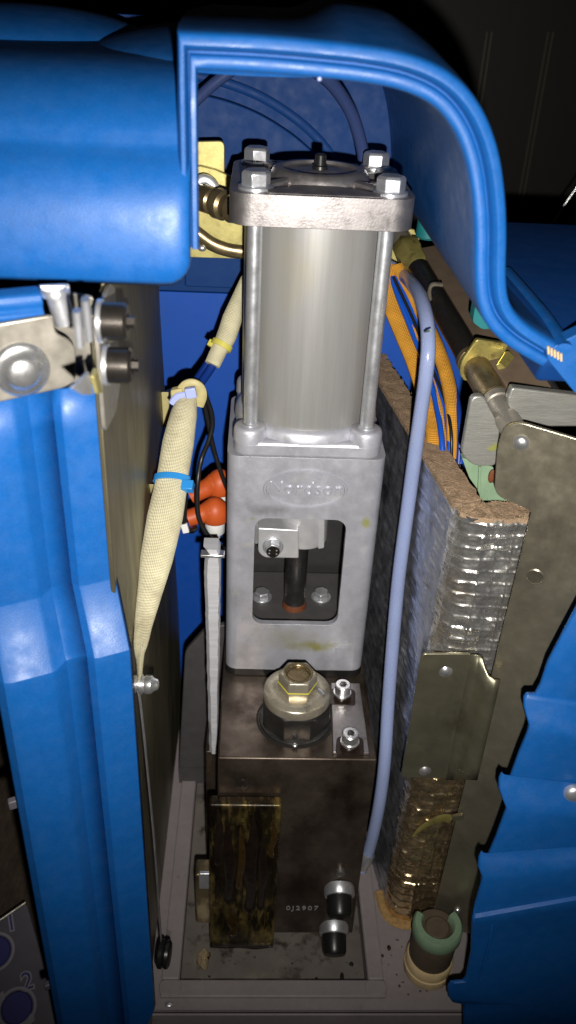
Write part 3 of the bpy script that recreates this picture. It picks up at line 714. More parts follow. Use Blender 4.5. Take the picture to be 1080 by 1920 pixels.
for z in zs:
    o = bulge(z); row = []
    for s, n_ in cols:
        ss = s
        if s == 0 and z < -355: ss = min(14, (-355-z)*.5)
        if s == .8 and z < -355: ss = min(15, (-355-z)*.5)+.8
        row.append(b.verts.new(DE+DD*ss+DN*(o+n_)+V((0, 0, z))))
    rows.append(row)
for i in range(len(rows)-1):
    for k in range(len(cols)-1): b.faces.new((rows[i][k], rows[i][k+1], rows[i+1][k+1], rows[i+1][k]))
o = obj('door_skin', b, 'blue_plastic', door, sharp=28)
md = o.modifiers.new('thick', 'SOLIDIFY'); md.thickness = 3*S; md.offset = 1
for px, py in ((132, 1432), (52, 1468), (205, 1790), (118, 1838)):
    q = dpx(px, py, 13); b = B()
    obox(b, q+DN*.2, DD*4.2, DN*1.5, V((0, 0, 2.2))); obj('moulded_notch', b, 'blue_plastic', door, bevel=.9)
q = dpx(30, 1504, 9); b = B(); obox(b, q, DD*4, DN*2, V((0, 0, 3))); obj('edge_clip', b, 'panel_grey', door, bevel=.8)
q = dpx(92, 1846, 9); b = B(); obox(b, q, DD*3, DN*2, V((0, 0, 2.5))); obj('edge_clip', b, 'panel_grey', door, bevel=.8)
# rail above the door, seen over the hinge
rail = thing('door_rail', 'short blue rail above the steel hinge plate, under the hood skirt', 'rail', DE+DD*30+V((0, 0, 112)))
b = B(); pz = [(0, 0), (2.5, 6), (3.2, 10), (1.4, 13), (2.6, 17), (1, 22), (-4, 24), (-8, 24), (-8, 0)]
z0 = dpx(78, 590).z; s0 = ds(80, 570)
prism(b, [DE+DD*s0+DN*n_*.8+V((0, 0, z0-5+h*.62)) for n_, h in pz], DD*70); obj('rail_bar', b, 'blue_plastic', rail, bevel=.8)
# hinge
hg = thing('hinge', 'worn steel hinge plate with a round bolt, clamped to the ribbed door at left', 'hinge', DE+DD*8+V((0, 0, 96)))
b = B(); p = [dpx(x, y, 3) for x, y in ((-90, 618), (90, 588), (98, 592), (102, 622), (128, 634), (140, 650), (140, 712), (118, 724), (0, 750), (-90, 770))]
prism(b, rpoly(p, [0, 2, 2, 4, 4, 3, 4, 3, 0, 0]), DN*2.2); hp = obj('hinge_plate', b, 'bracket_steel', hg, bevel=.7, segs=3)
q = dpx(40, 693, 5.2)
b = B(); lathe(b, q, DN, [(0, 11.5), (.8, 11.3), (1.8, 9.4), (2.2, 7.6), (4.2, 6.6), (5.4, 4.4), (5.6, .1)], 36); obj('hinge_bolt', b, 'zinc_bright', hp, sharp=60)
b = B(); p0, p1 = dpx(103, 540, 0), dpx(122, 606, 0); sweep(b, [p0, p0.lerp(p1, .5), p1], [4.6, 4.4, 4.2], seg=20); lathe(b, p0+V((0, 0, -3)), (0, 0, 1), [(0, 5.6), (2, 5.8), (3, 5.2)], 20)
pn = obj('hinge_pin', b, 'zinc', hg)
b = B(); p = [dpx(x, y, -1) for x, y in ((72, 533), (128, 531), (130, 541), (76, 545))]; prism(b, p, DN*2); obj('top_shim', b, 'zinc', hg, bevel=.4)
b = B(); p = [at(x, y, y=-121) for x, y in ((90, 560), (128, 548), (176, 556), (192, 600), (190, 700), (178, 738), (150, 730), (118, 722), (96, 640))]; prism(b, rpoly(p, 3), (0, 2, 0)); obj('hinge_leaf', b, 'bracket_steel', hg, bevel=.5)
# the wing that folds back along the bay, with slots and two socket screws
xw = -98
b = B(); p = [V((xw, y, z)) for y, z in ((-146, 137), (-112, 141), (-100, 136), (-98, 92), (-118, 84), (-146, 88))]; prism(b, rpoly(p, 4), (2, 0, 0)); wg = obj('hinge_wing', b, 'bracket_steel', hg, bevel=.5)
for (x0, y0, x1, y1) in ((144, 582, 150, 648), (160, 560, 168, 636)):
    b = B(); a_, c_ = at(x0, y0, x=xw+4), at(x1, y1, x=xw+4); sweep(b, [a_, a_.lerp(c_, .5), c_], 1.6, 3.0, seg=8, side=V((1, 0, 0))); obj('hinge_leaf', b, 'zinc', wg)
for px, py in ((185, 602), (196, 684)):
    q = at(px, py, x=xw+2.2)
    b = B(); lathe(b, q, (1, 0, 0), [(0, 8.6), (1.8, 8.6)], 28); sc = obj('screw_washer', b, 'zinc', wg)
    b = B(); lathe(b, q+V((1.8, 0, 0)), (1, 0, 0), [(0, 7.4), (8.4, 7.4), (9.6, 6.4), (9.6, 3.6), (6, 3.4), (6, .1)], 28); lathe(b, q+V((11, 0, 0)), (1, 0, 0), [(0, 2.6), (3, 2.4)], 6)
    obj('socket_screw', b, 'screw_black', sc)
b = B(); p = [at(x, y, x=xw+3.5) for x, y in ((128, 727), (160, 697), (167, 740), (150, 740))]; prism(b, p, (1.4, 0, 0)); obj('lower_leaf', b, 'zinc', wg, bevel=.3)
b = B(); p = [at(x, y, x=xw+4.5) for x, y in ((168, 706), (174, 690), (187, 736), (176, 738))]; prism(b, p, (1.6, 0, 0)); obj('lower_leaf', b, 'zinc_yellow', wg, bevel=.3)

# stay rod, terminal bolt, black knob
stay = thing('door_stay', 'thin bright stay rod down the ribbed door edge, black knob at its foot', 'stay rod', at(303, 1775, y=-127))
pts = [at(x, y, y=-127) for x, y in ((252, 1272), (262, 1310), (276, 1440), (290, 1590), (302, 1760))]
b = B(); sweep(b, pts, .55, 2.6, seg=8, side=V((1, 0, 0))); obj('stay_rod', b, 'zinc', stay)
q = at(268, 1283, y=-127)
b = B(); lathe(b, q+V((-6, 0, 0)), (1, 0, 0), [(0, 4.6), (2.4, 4.8), (3.2, 3.4), (4, 3.4), (4.4, 5.4), (6, 5.4), (6.4, 4.4), (8, 5.2), (10.5, 5.0), (12, 3.6), (14, 2.8), (14.6, 1.2), (14.6, .1)], 24); obj('terminal_bolt', b, 'zinc_bright', stay)
q = at(299, 1788, y=-127)
b = B(); lathe(b, q, (1, -.1, 0), [(-1, 8), (0, 9.4), (2.5, 9.6), (3.6, 8.2), (4.6, 9.4), (6.6, 9.2), (7.6, 7.6), (7.6, .1)], 28); obj('stay_knob', b, 'knob_plastic', stay)
fb = thing('floor_bracket', 'small folded steel bracket at the foot of the ribbed door', 'bracket', at(276, 1915, y=-141))
b = B(); p = [at(x, y, y=-141) for x, y in ((258, 1886), (274, 1878), (286, 1900), (284, 1935), (276, 1935))]; prism(b, p, (0, 2, 0)); obj('bracket_leaf', b, 'bracket_steel', fb, bevel=.4)
b = B(); sweep(b, [at(258, 1882, y=-144), at(270, 1908, y=-144), at(284, 1940, y=-144)], 1.1); obj('bracket_edge', b, 'zinc', fb)

# panel with printed figures on the floor, bottom left
FP = V((-205, -60, -432)); fx = V((.86, .30, .06)).normalized(); fy = V((-.28, .86, .30)); fy = (fy-fx*fy.dot(fx)).normalized(); fz = fx.cross(fy)
cp = thing('control_panel', 'dim grey control panel lying low at bottom left, printed with 1 and 2', 'control panel', FP)
def fpx(px, py, off=0): return atp(px, py, FP+fz*off, fz)
b = B(); p = [fpx(x, y) for x, y in ((-60, 1768), (50, 1692), (118, 1935), (-60, 2060))]; prism(b, rpoly(p, 3), -fz*5); fpn = obj('panel_face', b, 'panel_grey', cp, bevel=.8)
b = B(); p0, p1 = fpx(-60, 1766, .5), fpx(48, 1692, .5); sweep(b, [p0, p0.lerp(p1, .5), p1], 1.2); obj('panel_lip', b, 'bracket_steel', cp)
for body_, px, py, sz in (('1', 21, 1731, 19), ('2', 51, 1841, 19)):
    o_ = fpx(px, py, .25); m_ = 'print_white'
    text('printed_figure', body_, sz, .1, m_, fpn, basis(o_, fx, fy), offset=1.1)
    text('printed_figure', body_, sz, .15, 'print_blue', fpn, basis(o_+fz*.25, fx, fy), offset=-.1)
for px, py, r in ((-8, 1785, 15), (32, 1890, 15)):
    o_ = fpx(px, py, .4)
    b = B(); lathe(b, o_, fz, [(0, r), (.5, r), (.5, r-2), (0, r-2)], 36, False, False); dr = obj('dial_ring', b, 'print_white', fpn)
    b = B(); lathe(b, o_+fz*.2, fz, [(0, r-3), (1.2, r-4), (1.2, .1)], 32); obj('dial_face', b, 'print_blue', dr)
for (a_, c_) in (((-20, 1882), (8, 1866)), ((30, 1935), (64, 1905))):
    b = B(); p0, p1 = fpx(*a_, .6), fpx(*c_, .6); obox(b, (p0+p1)/2, (p1-p0)/2, fy*3.2, fz*.4); obj('printed_bar', b, 'print_white', fpn)

# ------------------------------------------------------------------ braided sleeves, ties and wires
def yl(py): return 42-(py-740)*(162/520)
ctr = [(354, 742, 15), (345, 775, 25), (334, 830, 30), (324, 890, 30), (309, 970, 34), (293, 1050, 31), (279, 1120, 24), (268, 1180, 13), (263, 1230, 5), (262, 1285, 3.5)]
lower_pts = [at(x, y, y=yl(y)) for x, y, _ in ctr]
def mmw(p, px): return px*(p-CAM).dot(FWD)/FPX
lw = [max(3.2, mmw(p, c[2])) if i < 7 else 5.5 for i, (p, c) in enumerate(zip(lower_pts, ctr))]
sd = [V((1, -.1, 0))]*5+[V((1, -.1, 0)), V((1, -.45, 0)), V((.62, -.8, 0)), V((.2, -1, 0)), V((.1, -1, 0))]
b = B(); sweep(b, lower_pts, lw, [5, 6, 5.4, 5, 4.4, 4, 3.4, 2.4, 1.6, 1.2], seg=20, n=8, side=sd)
ls = tag(obj('braided_sleeve', b, 'braid_cream', None, origin=lower_pts[-1]), 'long cream braided sleeve narrowing down to the bright bolt, with a blue tie round it', 'cable sleeve', 'cream braided cable sleeves')
ctr2 = [(462, 520, 9), (447, 560, 13), (436, 596, 19), (424, 632, 19), (411, 656, 16), (398, 684, 15)]
up_pts = [at(x, y, y=100-(y-520)*.2) for x, y, _ in ctr2]
b = B(); sweep(b, up_pts, [mmw(p, c[2]) for p, c in zip(up_pts, ctr2)], [4, 5, 6, 6, 5, 5], seg=18, n=8, side=V((1, 0, .35)))
tag(obj('braided_sleeve', b, 'braid_cream', None, origin=up_pts[-1]), 'short cream braided sleeve coming from behind the cylinder, with a yellow tie', 'cable sleeve', 'cream braided cable sleeves')
def band(name, c, axis, side, a_, h_, wd, m, head, headr, lab):
    """a cable tie: flat band round an oval section, with its square head"""
    d = V(axis).normalized(); s = V(side); s = (s-d*s.dot(d)).normalized(); t = s.cross(d); b = B(); rings = []
    for off, g in ((-wd, 0), (-wd, .9), (wd, .9), (wd, 0)):
        rings.append([b.verts.new(V(c)+d*off+math.cos(2*math.pi*i/28)*(a_+g)*s+math.sin(2*math.pi*i/28)*(h_+g)*t) for i in range(28)])
    for k in range(4):
        q = (k+1) % 4
        for i in range(28):
            j = (i+1) % 28; b.faces.new((rings[k][i], rings[k][j], rings[q][j], rings[q][i]))
    r_ = thing(name, lab, 'cable tie', c, 'cable ties round the sleeves'); obj('tie_band', b, m, r_)
    b = B(); obox(b, head, s*headr, t*headr*.8, d*headr*.9); obj('tie_head', b, m, r_, bevel=.5)
i0 = lower_pts[3]; band('cable_tie', i0.lerp(lower_pts[4], .12), lower_pts[4]-lower_pts[3], V((1, -.1, .1)), lw[3]+.9, 5.4, 2.0, 'tie_blue', at(352, 912, y=yl(905)-5), 3.6, 'bright blue cable tie round the long cream sleeve')
band('cable_tie', up_pts[4].lerp(up_pts[3], .35), up_pts[4]-up_pts[3], V((1, 0, .35)), mmw(up_pts[4], 17.5)+.4, 5.8, 1.8, 'tie_yellow', at(398, 645, y=76), 2.6, 'yellow cable tie round the short upper cream sleeve')
# gathered top of the long sleeve: cream loop and lilac buckle
gl = thing('sleeve_clamp', 'cream strap loop with a pale lilac buckle at the top of the long braided sleeve', 'cable clamp', at(358, 742, y=38))
b = B(); lp_ = [at(x, y, y=40) for x, y in ((372, 760), (378, 742), (374, 727), (362, 720), (350, 722), (341, 731))]; sweep(b, lp_, 2.0, 3.6, seg=10, side=V((0, 1, 0))); obj('strap_loop', b, 'tie_cream', gl)
b = B(); ball(b, at(366, 724, y=44), 4.6, 1.1, .5, .8); obj('strap_pad', b, 'tie_cream', gl)
b = B(); obox(b, at(358, 736, y=33), V((3.4, 0, .6)), V((0, 2, 0)), V((-.6, 0, 3.4))); obj('buckle', b, 'tie_lilac', gl, bevel=.6)
b = B(); sweep(b, [at(x, y, y=36) for x, y in ((322, 757), (332, 744), (348, 741))], 1.4, 2.4, seg=8); obj('strap_tail', b, 'tie_lilac', gl)
b = B(); obox(b, at(332, 735, y=40), V((4, 0, 1)), V((0, 3, 0)), V((0, 0, 3))); obj('strap_end', b, 'tie_cream', gl, bevel=1)
def wire(name, px, r, m, label, cat='wire', group=None, n=6):
    pts = [at(x, y, y=yy) for x, y, yy in px]; b = B(); sweep(b, pts, r, seg=10, n=n)
    return tag(obj(name, b, m, None, origin=pts[-1]), label, cat, group)
wire('cable', [(404, 676, 72), (392, 696, 66), (374, 722, 56), (366, 742, 48)], 2.8, 'wire_navy', 'navy wire between the two cream sleeves, on the right of the pair', 'wire', 'navy wires')
wire('cable', [(393, 676, 76), (381, 694, 70), (366, 716, 60), (352, 740, 50)], 2.6, 'wire_navy', 'navy wire between the two cream sleeves, on the left of the pair', 'wire', 'navy wires')
wire('cable', [(366, 718, 44), (384, 742, 46), (396, 772, 48), (398, 800, 48), (390, 830, 46), (378, 860, 44), (371, 900, 36), (370, 950, 32), (376, 980, 30), (395, 1010, 30), (428, 1034, 40)], 1.7, 'wire_black',
     'thin black wire hanging in front of the orange boots and curling under them', 'wire', 'thin black wires')
wire('cable', [(368, 722, 50), (380, 748, 52), (389, 785, 53), (396, 820, 53), (403, 850, 53), (413, 882, 53), (424, 912, 54), (440, 950, 56)], 1.6, 'wire_black',
     'thin black wire crossing to the upper orange boot and behind the housing', 'wire', 'thin black wires')
wire('cable', [(330, 880, 30), (346, 920, 28), (345, 955, 26), (346, 985, 26), (358, 995, 30), (366, 990, 38)], 2.2, 'wire_black', 'short black loop of wire hanging beside the blue tie', 'wire', 'thin black wires')
# orange boots on white ceramic posts
def boot(c, tip, yy, post, lab):
    q = at(*c, y=yy); t_ = at(*tip, y=yy-4)
    r_ = thing('terminal_boot', lab, 'rubber boot', q+V((0, 0, -20)), 'orange rubber terminal boots')
    d = (q-t_)
    b = B(); sweep(b, [t_, t_.lerp(q, .35), t_.lerp(q, .6), t_.lerp(q, .8), q], [6.2, 6.4, 7.0, 8.4, 8.6], seg=18); bmesh.ops.delete(b, geom=[], context='VERTS')
    obj('boot_sleeve', b, 'orange_rubber', r_)
    b = B(); lathe(b, q+V((0, 0, -8)), (0, 0, 1), [(0, 9.0), (.8, 9.6), (4, 9.8), (8, 9.6), (12, 8.4), (15, 6.0), (17, 2.8), (17.5, .1)], 28); obj('boot_cap', b, 'orange_rubber', r_, sharp=70)
    b = B(); lathe(b, q+V((0, 0, -8.2)), (0, 0, -1), [(0, 7.2), (post, 7.2), (post+2.4, 4.6), (post+5, 4)], 24); obj('ceramic_post', b, 'ceramic', r_, sharp=60)
boot((403, 956), (352, 972), 46, 9.5, 'orange rubber boot with a round cap, nearer and lower of the two by the housing')
boot((412, 903), (358, 930), 64, 8, 'orange rubber boot partly behind the black wire, upper and farther of the two')
b = B(); obox(b, at(347, 990, y=24), V((2.2, 0, .6)), V((0, 1.6, 0)), V((-.8, 0, 3.4))); tag(obj('connector', b, 'ceramic', None, bevel=.5), 'tiny white connector hanging by the cream sleeve', 'connector')

# regulator disc, bracket and fitting behind the pump, left
rg = thing('regulator', 'yellow zinc regulator plate and round dish left of the cylinder top', 'regulator', at(400, 470, y=112))
b = B(); p = [at(x, y, y=114) for x, y in ((330, 266), (421, 264), (421, 360), (330, 360))]; prism(b, rpoly(p, 4), (0, 3, 0)); obj('upper_tab', b, 'zinc_yellow', rg, bevel=.5)
b = B(); p = [at(x, y, y=108) for x, y in ((330, 318), (352, 312), (376, 311), (404, 318), (440, 334), (475, 352), (475, 470), (440, 466), (400, 446), (374, 426), (330, 400))]; prism(b, p, (0, 4, 0)); obj('dish_face', b, 'zinc_yellow', rg, bevel=.5)
b = B(); sweep(b, [at(x, y, y=105) for x, y in ((340, 420), (372, 440), (398, 458), (428, 469), (462, 474))], 3.2, 4.6, seg=12, side=V((0, 1, 0))); obj('dish_rim', b, 'brass_dark', rg)
b = B(); p = [at(x, y, y=112) for x, y in ((340, 440), (375, 452), (410, 472), (470, 478), (470, 486), (340, 482))]; prism(b, p, (0, 3, 0)); obj('lower_flange', b, 'zinc_yellow', rg, bevel=.4)
b = B(); ball(b, at(379, 465, y=104), 2.6, 1.1, .8, .9); obj('rim_screw', b, 'zinc', rg)
hf = thing('hose_fitting', 'dark ribbed hose fitting joining the side of the pump cap', 'hose fitting', at(445, 396, y=62))
p0, p1 = at(366, 366, y=88), at(450, 396, y=60); d = p1-p0; L_ = d.length
b = B(); lathe(b, p0, d, [(0, 7.4), (.16*L_, 7.4), (.2*L_, 8.2), (.40*L_, 8.0), (.43*L_, 6.6), (.47*L_, 6.6), (.52*L_, 9.2), (.66*L_, 9.0), (.70*L_, 7.2), (.76*L_, 7.6), (.84*L_, 8.6), (.95*L_, 7.6), (L_, 7.2)], 28); obj('fitting_body', b, 'brass_dark', hf, sharp=25)
b = B(); sweep(b, [at(x, y, y=92) for x, y in ((368, 346), (382, 338), (396, 346), (402, 360), (396, 372))], 2.2, 4, seg=10, side=V((0, 1, 0))); obj('clip_ring', b, 'zinc', hf)
wire('air_tube', [(350, 206, 120), (372, 184, 120), (400, 158, 118), (440, 128, 116)], 3.6, 'tube_grey', 'grey air tube crossing the top left corner inside the hood', 'tube', 'grey air tubes inside the hood')
wire('air_tube', [(592, 132, 70), (625, 160, 80), (655, 205, 92), (672, 250, 100), (682, 300, 106), (684, 360, 110)], 4.0, 'tube_grey', 'grey air tube dropping behind the right side of the pump cap', 'tube', 'grey air tubes inside the hood')

# ================================================================== right side
# insulation blanket round the tank: felt faced with scrim foil
ins = thing('insulation_blanket', 'brown felt tank insulation faced with quilted silver foil, right of the pump', 'insulation', (100, 0, ZB))
ip = [V((50, 176, 0)), V((56, 128, 0)), V((68, 36, 0)), V((79.5, -52, 0))]
arcp = [V((79.5, -52, 0)), V((80.6, -60, 0)), V((83.5, -66.5, 0)), V((88.5, -71, 0)), V((96, -72.5, 0))]
frontp = [V((96, -72.5, 0)), V((136, -71.4, 0))]
ipath = crom(ip, 26)[:-1]+crom(arcp, 5)[:-1]+[frontp[0].lerp(frontp[1], k/64) for k in range(65)]
ZT = 4.0; NZ = 480
def grid_disp(u, z, front):
    g = 0
    cell = 8.2 if front else 9.5
    a = abs(((z+noise.noise(V((u*.04, z*.02, 3)))*1.3)/cell) % 1-.5)*2
    c = abs((((u+(0 if front else z*.38))+noise.noise(V((z*.03, u*.02, 9)))*1.4)/8.4) % 1-.5)*2
    g += (max(0, (a-.78)/.22)**.8)*(.95 if front else .6)*(.55+.9*abs(noise.noise(V((u*.09, z*.13, 17)))*1.8))
    g += (max(0, (c-.82)/.18)**.8)*(.6 if front else .35)*(.4+1.1*abs(noise.noise(V((u*.12, z*.07, 41)))*1.8))
    g += noise.noise(V((u*.13, z*.13, 5)))*.65+noise.noise(V((u*.45, z*.45, 1)))*.42+noise.noise(V((u*1.1, z*1.0, 6)))*.16
    g += noise.noise(V((u*.03, z*.02, 8)))*1.4
    g *= (.72+.75*abs(noise.noise(V((u*.045, z*.04, 21))))*1.6)
    g += max(0, .34-abs(noise.noise(V((u*.06, z*.05, 31)))))*1.9 if front else 0
    return g
us = [0]
for i in range(1, len(ipath)): us.append(us[-1]+(ipath[i]-ipath[i-1]).length)
ns = []
for i in range(len(ipath)):
    d = (ipath[min(i+1, len(ipath)-1)]-ipath[max(i-1, 0)]).normalized(); ns.append(V((d.y, -d.x, 0))*(-1))
for i in range(len(ns)): ns[i] = -ns[i] if ns[i].dot(V((-1, -1, 0))) < 0 else ns[i]
iS = next(i for i, p in enumerate(ipath) if p.y < -56)
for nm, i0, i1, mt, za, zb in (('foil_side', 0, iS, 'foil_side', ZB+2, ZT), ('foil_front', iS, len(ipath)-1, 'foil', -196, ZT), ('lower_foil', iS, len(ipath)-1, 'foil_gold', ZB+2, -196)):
    b = B(); rows = []
    nz_ = max(20, int(NZ*(zb-za)/(ZT-ZB)))
    for k in range(nz_+1):
        row = []
        for i in range(i0, i1+1):
            z = za+(zb-za)*k/nz_
            bl = min(1, max(0, (i-iS+5)/10)); g = grid_disp(us[i], z, True)*bl+grid_disp(us[i], z, False)*(1-bl)
            row.append(b.verts.new(ipath[i]+ns[i]*g+V((0, 0, z))))
        rows.append(row)
    for k in range(nz_):
        for i in range(i1-i0): b.faces.new((rows[k][i], rows[k][i+1], rows[k+1][i+1], rows[k+1][i]))
    o = obj(nm, b, mt, ins, sharp=80)
b = B(); rows = []; m_ = len(ipath)
for i in range(m_):
    p, n_ = ipath[i], ns[i]; row = []
    for k in range(9):
        t = k/8; q = p-n_*(-.6+t*18)+V((0, 0, ZT+.6+noise.noise(V((us[i]*.2, t*4, 2)))*.9+noise.noise(V((us[i]*.7, t*9, 6)))*.6))
        if k == 8: q += n_*noise.noise(V((us[i]*.12, 1, 4)))*3
        row.append(b.verts.new(q))
    q = row[-1].co.copy(); row.append(b.verts.new(q-V((0, 0, 16)))); row.append(b.verts.new(q-V((0, 0, 120)))); q0 = row[0].co.copy()
    rows.append([b.verts.new(q0-V((0, 0, 3)))]+row)
for i in range(m_-1):
    for k in range(len(rows[0])-1): b.faces.new((rows[i][k], rows[i][k+1], rows[i+1][k+1], rows[i+1][k]))
obj('felt_core', b, 'fibre', ins, sharp=60)
b = B(); pts = [ipath[i]+ns[i]*1.0+V((0, 0, ZB+4)) for i in range(iS-6, m_, 4)]; sweep(b, pts, 4.5, 3.4, seg=8, n=3); obj('felt_hem', b, 'fibre_edge', ins)
# lump of gold tape on the foil
b = B(); sweep(b, [at(x, y, y=-76) for x, y in ((775, 1568), (790, 1553), (812, 1540), (832, 1534), (846, 1536))], [1.2, 2.2, 3.2, 4.2, 4.5], .7, seg=8, side=V((.3, 0, 1))); tag(obj('gold_tape', b, 'brass_yellow'), 'curved scrap of gold tape stuck on the lower foil', 'tape')

# stainless panel of the right door, angled a little towards the camera
PA = R(-22); PD = V((math.cos(PA), math.sin(PA), 0)); PN = V((math.sin(PA), -math.cos(PA), 0)); PE = V((115.5, -84, 0))
def ppx(px, py, off=0): return atp(px, py, PE+PN*off, PN)
sp = thing('steel_door_panel', 'large plain stainless panel with a rounded lug at its top corner, right of the foil', 'panel', PE+PD*40+V((0, 0, -368)))
b = B(); p = [ppx(x, y) for x, y in ((996, 958), (926, 928), (932, 838), (944, 800), (975, 791), (1080, 822), (1300, 890), (1300, 1860), (885, 1752), (806, 1736))]
prism(b, rpoly(p, [2, 6, 6, 9, 9, 2, 0, 0, 1, 1]), -PN*2.2); obj('panel_sheet', b, 'stainless', sp, bevel=.5)
for (px, py, r) in ((977, 830, 4.4), (1003, 1082, 4.6), (858, 1706, 2.6)):
    q = ppx(px, py, 0); b = B()
    if r > 4.5: lathe(b, q, PN, [(0, r+.6), (.35, r), (-.4, r-.6), (-2.5, r-1), (-2.5, .1)], 28)
    else: lathe(b, q, PN, [(0, r), (1.2, r*.9), (2.2, r*.55), (2.5, .1)], 28)
    obj('panel_rivet' if r < 4.5 else 'panel_hole', b, 'zinc_bright' if r < 4.5 else 'stainless', sp, sharp=60)
# overlay bracket riveted across the foil
ob = thing('strap_bracket', 'golden steel strap bracket with two rivets, bolted over the lower foil', 'bracket', at(800, 1455, y=-82))
b = B(); p = [at(x, y, y=-80) for x, y in ((789, 1232), (796, 1226), (884, 1226), (886, 1250), (842, 1460), (752, 1458))]; prism(b, rpoly(p, [3, 4, 2, 1, 1, 3]), (0, 2, 0)); bp2 = obj('strap_plate', b, 'stainless_gold', ob, bevel=.5)
prof_px = [(884, 1226), (899, 1227), (907, 1234), (912, 1252), (918, 1266), (928, 1273), (938, 1274)]
b = B(); yy_ = [-80, -81, -83.5, -87, -90, -91.5, -92]; top = [at(x, y, y=v) for (x, y), v in zip(prof_px, yy_)]
bot = [at(x-44, 1459, y=v) for (x, y), v in zip(prof_px, yy_)]
bot = [V((p.x, p.y, q_.z)) for p, q_ in zip(top, bot)]
rows = []
for k in range(9):
    t = k/8; rows.append([b.verts.new(p.lerp(q_, t)) for p, q_ in zip(top, bot)])
for k in range(8):
    for i in range(len(top)-1): b.faces.new((rows[k][i], rows[k][i+1], rows[k+1][i+1], rows[k+1][i]))
o = obj('strap_fold', b, 'stainless_gold', ob, sharp=60); md = o.modifiers.new('t', 'SOLIDIFY'); md.thickness = 1.8*S; md.offset = -1
for px, py in ((836, 1260), (797, 1446)):
    q = at(px, py, y=-80); b = B(); lathe(b, q, (0, -1, 0), [(0, 4.2), (.5, 3.6), (1.5, 2.2), (1.8, .1)], 24); obj('rivet', b, 'zinc_bright', ob, sharp=60)
b = B(); p = [ppx(x, y, 2) for x, y in ((848, 1526), (868, 1522), (870, 1531), (852, 1534))]; prism(b, p, PN*3); obj('panel_tab', b, 'stainless_gold', sp, bevel=.4)

# ------------------------------------------------------------------ latch bar
N0, F0 = at(966, 812, y=-71), at(762, 466, y=132)
def ax(t): return N0+(F0-N0)*t
def tfor(py):
    lo, hi = -.1, 1.2
    for _ in range(40):
        m = (lo+hi)/2; P_ = ax(m)-CAM; yv = 960-FPX*P_.dot(UPV)/P_.dot(FWD)
        if yv > py: lo = m
        else: hi = m
    return lo
AD = (F0-N0).normalized()
lb = thing('latch_bar', 'long dark latch bar with brass ends, running back from the stainless panel lug', 'latch bar', N0)
def seg_(name, py0, py1, prof_, m, par=lb, sharp=40, rot=0, sides=28):
    a, c = ax(tfor(py0)), ax(tfor(py1)); L0 = (c-a).length; b = B(); lathe(b, a, c-a, [(h*L0, r) for h, r in prof_], sides, rot=rot); return obj(name, b, m, par, sharp=sharp)
seg_('silver_spigot', 815, 748, [(0, 6.6), (.84, 6.6), (.86, 7.6), (1, 7.6)], 'bracket_steel')
seg_('brass_sleeve', 747, 672, [(0, 8.2), (.9, 8.2), (.92, 9.2), (1, 9.2)], 'brass_dark')
seg_('bar_rod', 671, 505, [(0, 7.6), (1, 7.6)], 'screw_black')
seg_('hex_end', 505, 462, [(0, 7), (.1, 8.8), (.5, 9.2), (.55, 10.4), (.9, 10.4), (1, 9.2)], 'brass_yellow', sides=6)
seg_('end_tube', 461, 445, [(0, 7.6), (1, 7.6)], 'brass')
q = ax(tfor(690))
b = B(); yv = q.y-2; p = [at(x, y, y=yv) for x, y in ((862, 698), (866, 676), (894, 636), (955, 645), (930, 694), (912, 700), (890, 716), (868, 714))]; prism(b, rpoly(p, [3, 3, 1.5, 1, 1.5, 1, 3, 4]), (0, 3.5, 0)); br = obj('brass_bracket', b, 'brass_yellow', lb, bevel=.8)
b = B(); p = [at(x, y, y=yv-12) for x, y in ((929, 684), (939, 680), (976, 722), (956, 742))]; prism(b, rpoly(p, 1.5), (6, 9, 4)); obj('brass_plate', b, 'brass_yellow', lb, bevel=.6)
b = B(); q = ax(tfor(560)); cps = [at(x, y, y=q.y-7) for x, y in ((812, 574), (806, 556), (806, 540), (813, 533), (829, 534))]; sweep(b, cps, 1.2, 3.2, seg=8, side=V((.3, 0, 1)).cross(V((0, 1, 0)))); obj('spring_clip', b, 'brass', lb)
# brown channel beside the bar
ch = thing('brown_channel', 'flat brown channel strip between the latch bar and the hood arch foot', 'channel', at(960, 730, y=-60)+V((0, 0, -6)))
b = B(); up_ = [at(x, y, y=v) for x, y, v in ((782, 466, 132), (884, 640, 12), (935, 700, -30), (962, 742, -52))]; lo_ = [at(x, y, y=v) for x, y, v in ((834, 456, 140), (912, 590, 40), (1010, 690, -34), (1060, 760, -58))]
va = [b.verts.new(p) for p in up_]; vb = [b.verts.new(p) for p in lo_]; vc = [b.verts.new(p-V((0, 0, 9))) for p in up_]; vd = [b.verts.new(p-V((0, 0, 9))) for p in lo_]
for i in range(3):
    b.faces.new((va[i], vb[i], vb[i+1], va[i+1])); b.faces.new((vc[i], vc[i+1], vd[i+1], vd[i])); b.faces.new((va[i], va[i+1], vc[i+1], vc[i])); b.faces.new((vb[i], vd[i], vd[i+1], vb[i+1]))
b.faces.new((va[0], vc[0], vd[0], vb[0])); b.faces.new((va[3], vb[3], vd[3], vc[3]))
obj('channel_strip', b, 'brown_channel', ch, bevel=.6)
b = B(); sweep(b, [p+V((0, 0, 1)) for p in lo_], 1.6, 1.2, seg=8, n=4); obj('channel_lip', b, 'wire_black', ch)
